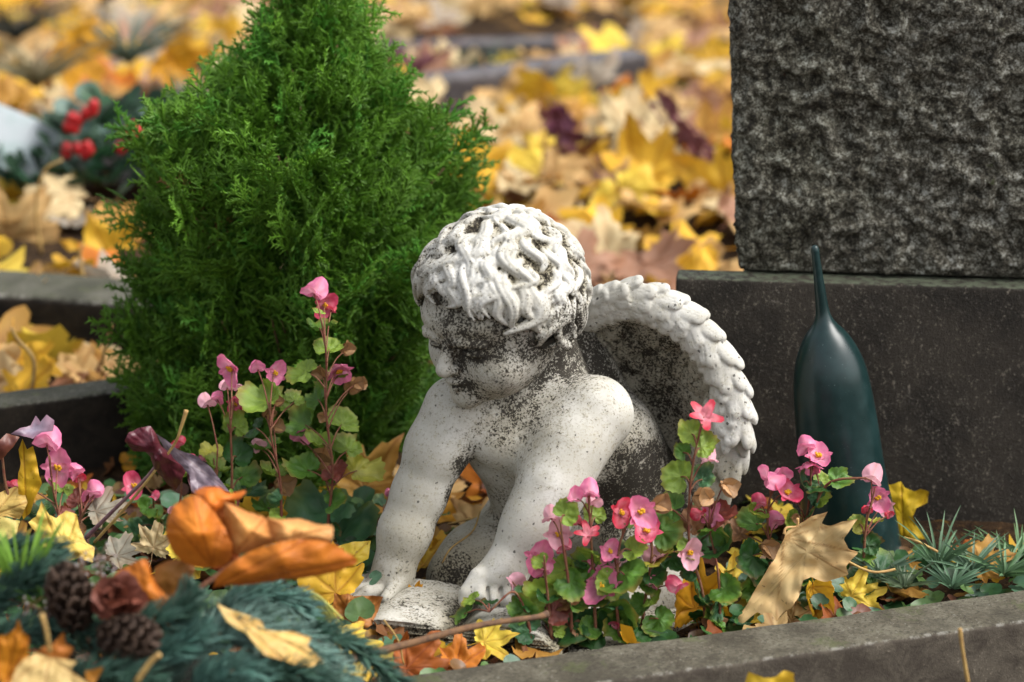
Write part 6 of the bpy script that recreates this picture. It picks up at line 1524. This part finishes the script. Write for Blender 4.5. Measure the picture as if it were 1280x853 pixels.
for i_, (px, py, yy, n_, h_, lean, col, lab) in enumerate([(690, 205, 4.15, 5, .13, .1, (.20, .07, .11), 'purple stemmed plant rising from the leaves in the middle background'), (715, 160, 4.4, 6, .11, -.3, (.20, .06, .09), 'reddish purple shoots right behind the purple stemmed plant'), (905, 190, 4.15, 8, .17, -.6, (.24, .09, .10), 'dark pink stems leaning beside the left edge of the gravestone')]):
    rs = random.Random(i_); mb = MB(); b_ = P(px, py, yy); b_[2] = gz(b_[0], b_[1])
    for k_ in range(n_):
        a = b_ + [rs.uniform(-.02, .02), rs.uniform(-.02, .02), 0]; e = a + [h_ * (lean + rs.uniform(-.25, .25)), rs.uniform(-.03, .03), h_ * rs.uniform(.7, 1.1)]
        v, f = tube([a, (a + e) / 2 + [rs.uniform(-.012, .012), 0, 0], e], [.003, .0025, .0015], 6, 10); mb.add(v, f)
        for q_ in range(3):
            v, F, vein, rad = blade(outline(BL), 14, 2, seed=q_, wav=.15); c_ = a + (e - a) * rs.uniform(.4, 1)
            mb.add((v * rs.uniform(.012, .022)) @ frame([rs.uniform(-1, 1), -.3, .4], [0, -1, .3]).T + c_, F)
    v, f, _ = mb.out(); o = obj('background_plant', v, f, m_simple('purple_stem', col, tuple(x * .6 for x in col), 60, .6)); tag(o, lab, 'plant')

# ------------------------------------------------------------------ ground cover inside the bed
gc = MB(); rs = np.random.default_rng(77)
tmpl = [blade(outline(BL, asym=.1), 14, 2, seed=k_, wav=.15, cup=.25) for k_ in range(4)]
TON = [(.03, .09, .03), (.05, .14, .04), (.09, .17, .05), (.07, .15, .09), (.16, .09, .04), (.13, .05, .03)]
def cover(n, xr, yr, size, lift, tones, ok=None):
    for _ in range(n):
        x_, y_ = rs.uniform(*xr), rs.uniform(*yr)
        if ok and not ok(x_, y_): continue
        v, F, vein, rad = tmpl[rs.integers(4)]; a = rs.uniform(0, 6.28)
        d = nrm([math.cos(a), math.sin(a), rs.uniform(-.3, .7)]); s_ = rs.uniform(*size)
        gc.add((v * s_) @ frame(d, [rs.normal() * .4, -.5, 1]).T + [x_, y_, gz(x_, y_) + rs.uniform(*lift)], F, col=np.tile(np.array(tones[rs.integers(len(tones))]) * rs.uniform(.6, 1.3), (len(v), 1)), vein=vein)
def inbed(x_, y_): return y_ > line_y(KF_A, KF_B, x_) + .015 and y_ < line_y(K1_A, K1_B, x_) - .02 and not (((x_ - .055) / .18) ** 2 + ((y_ - 2.57) / .20) ** 2 < 1) and not (x_ > .34 and y_ > 2.66)
cover(800, (-.62, .62), (2.25, 2.85), (.010, .020), (.0, .02), TON, inbed)
cover(300, (-.62, -.15), (2.35, 2.75), (.012, .026), (.005, .05), TON[:4], inbed)
cover(260, (.12, .62), (2.30, 2.62), (.010, .022), (.005, .035), TON[:4], inbed)
o = gc.build('ground_cover', M['begonia_leaf']); tag(o, 'low tangle of small green and brown leaves covering the soil of the grave bed', 'ground cover', kind='stuff')
# litter of small leaf pieces in the bed
mass = MB()
def scat2(n_, xr, yr, size, cw):
    for _ in range(n_):
        x_, y_ = nrg.uniform(*xr), nrg.uniform(*yr)
        if not inbed(x_, y_): continue
        v, f, a = lv[nrg.integers(6)]; az = nrg.uniform(0, 6.28); N = nrm([nrg.normal() * .4, nrg.normal() * .4 - .2, 1])
        Rm = frame(np.cross(N, [math.cos(az), math.sin(az), 0]), N)
        w_ = (v * nrg.uniform(*size)) @ Rm.T + np.array([x_, y_, gz(x_, y_) + nrg.uniform(.004, .018)])
        mass.add(w_, f, col=np.tile(np.array(LC[cw[nrg.integers(len(cw))]]) * nrg.uniform(.7, 1.1), (len(v), 1)), vein=a['vein'])
scat2(420, (-.62, .62), (2.22, 2.95), (.018, .042), ['yellow', 'gold', 'brown', 'brown', 'ochre', 'rust', 'buff', 'lemon'])
o = mass.build('leaf_litter', M['leaf']); tag(o, 'small broken yellow and brown leaf pieces strewn over the soil of the bed', 'leaf litter', kind='stuff')
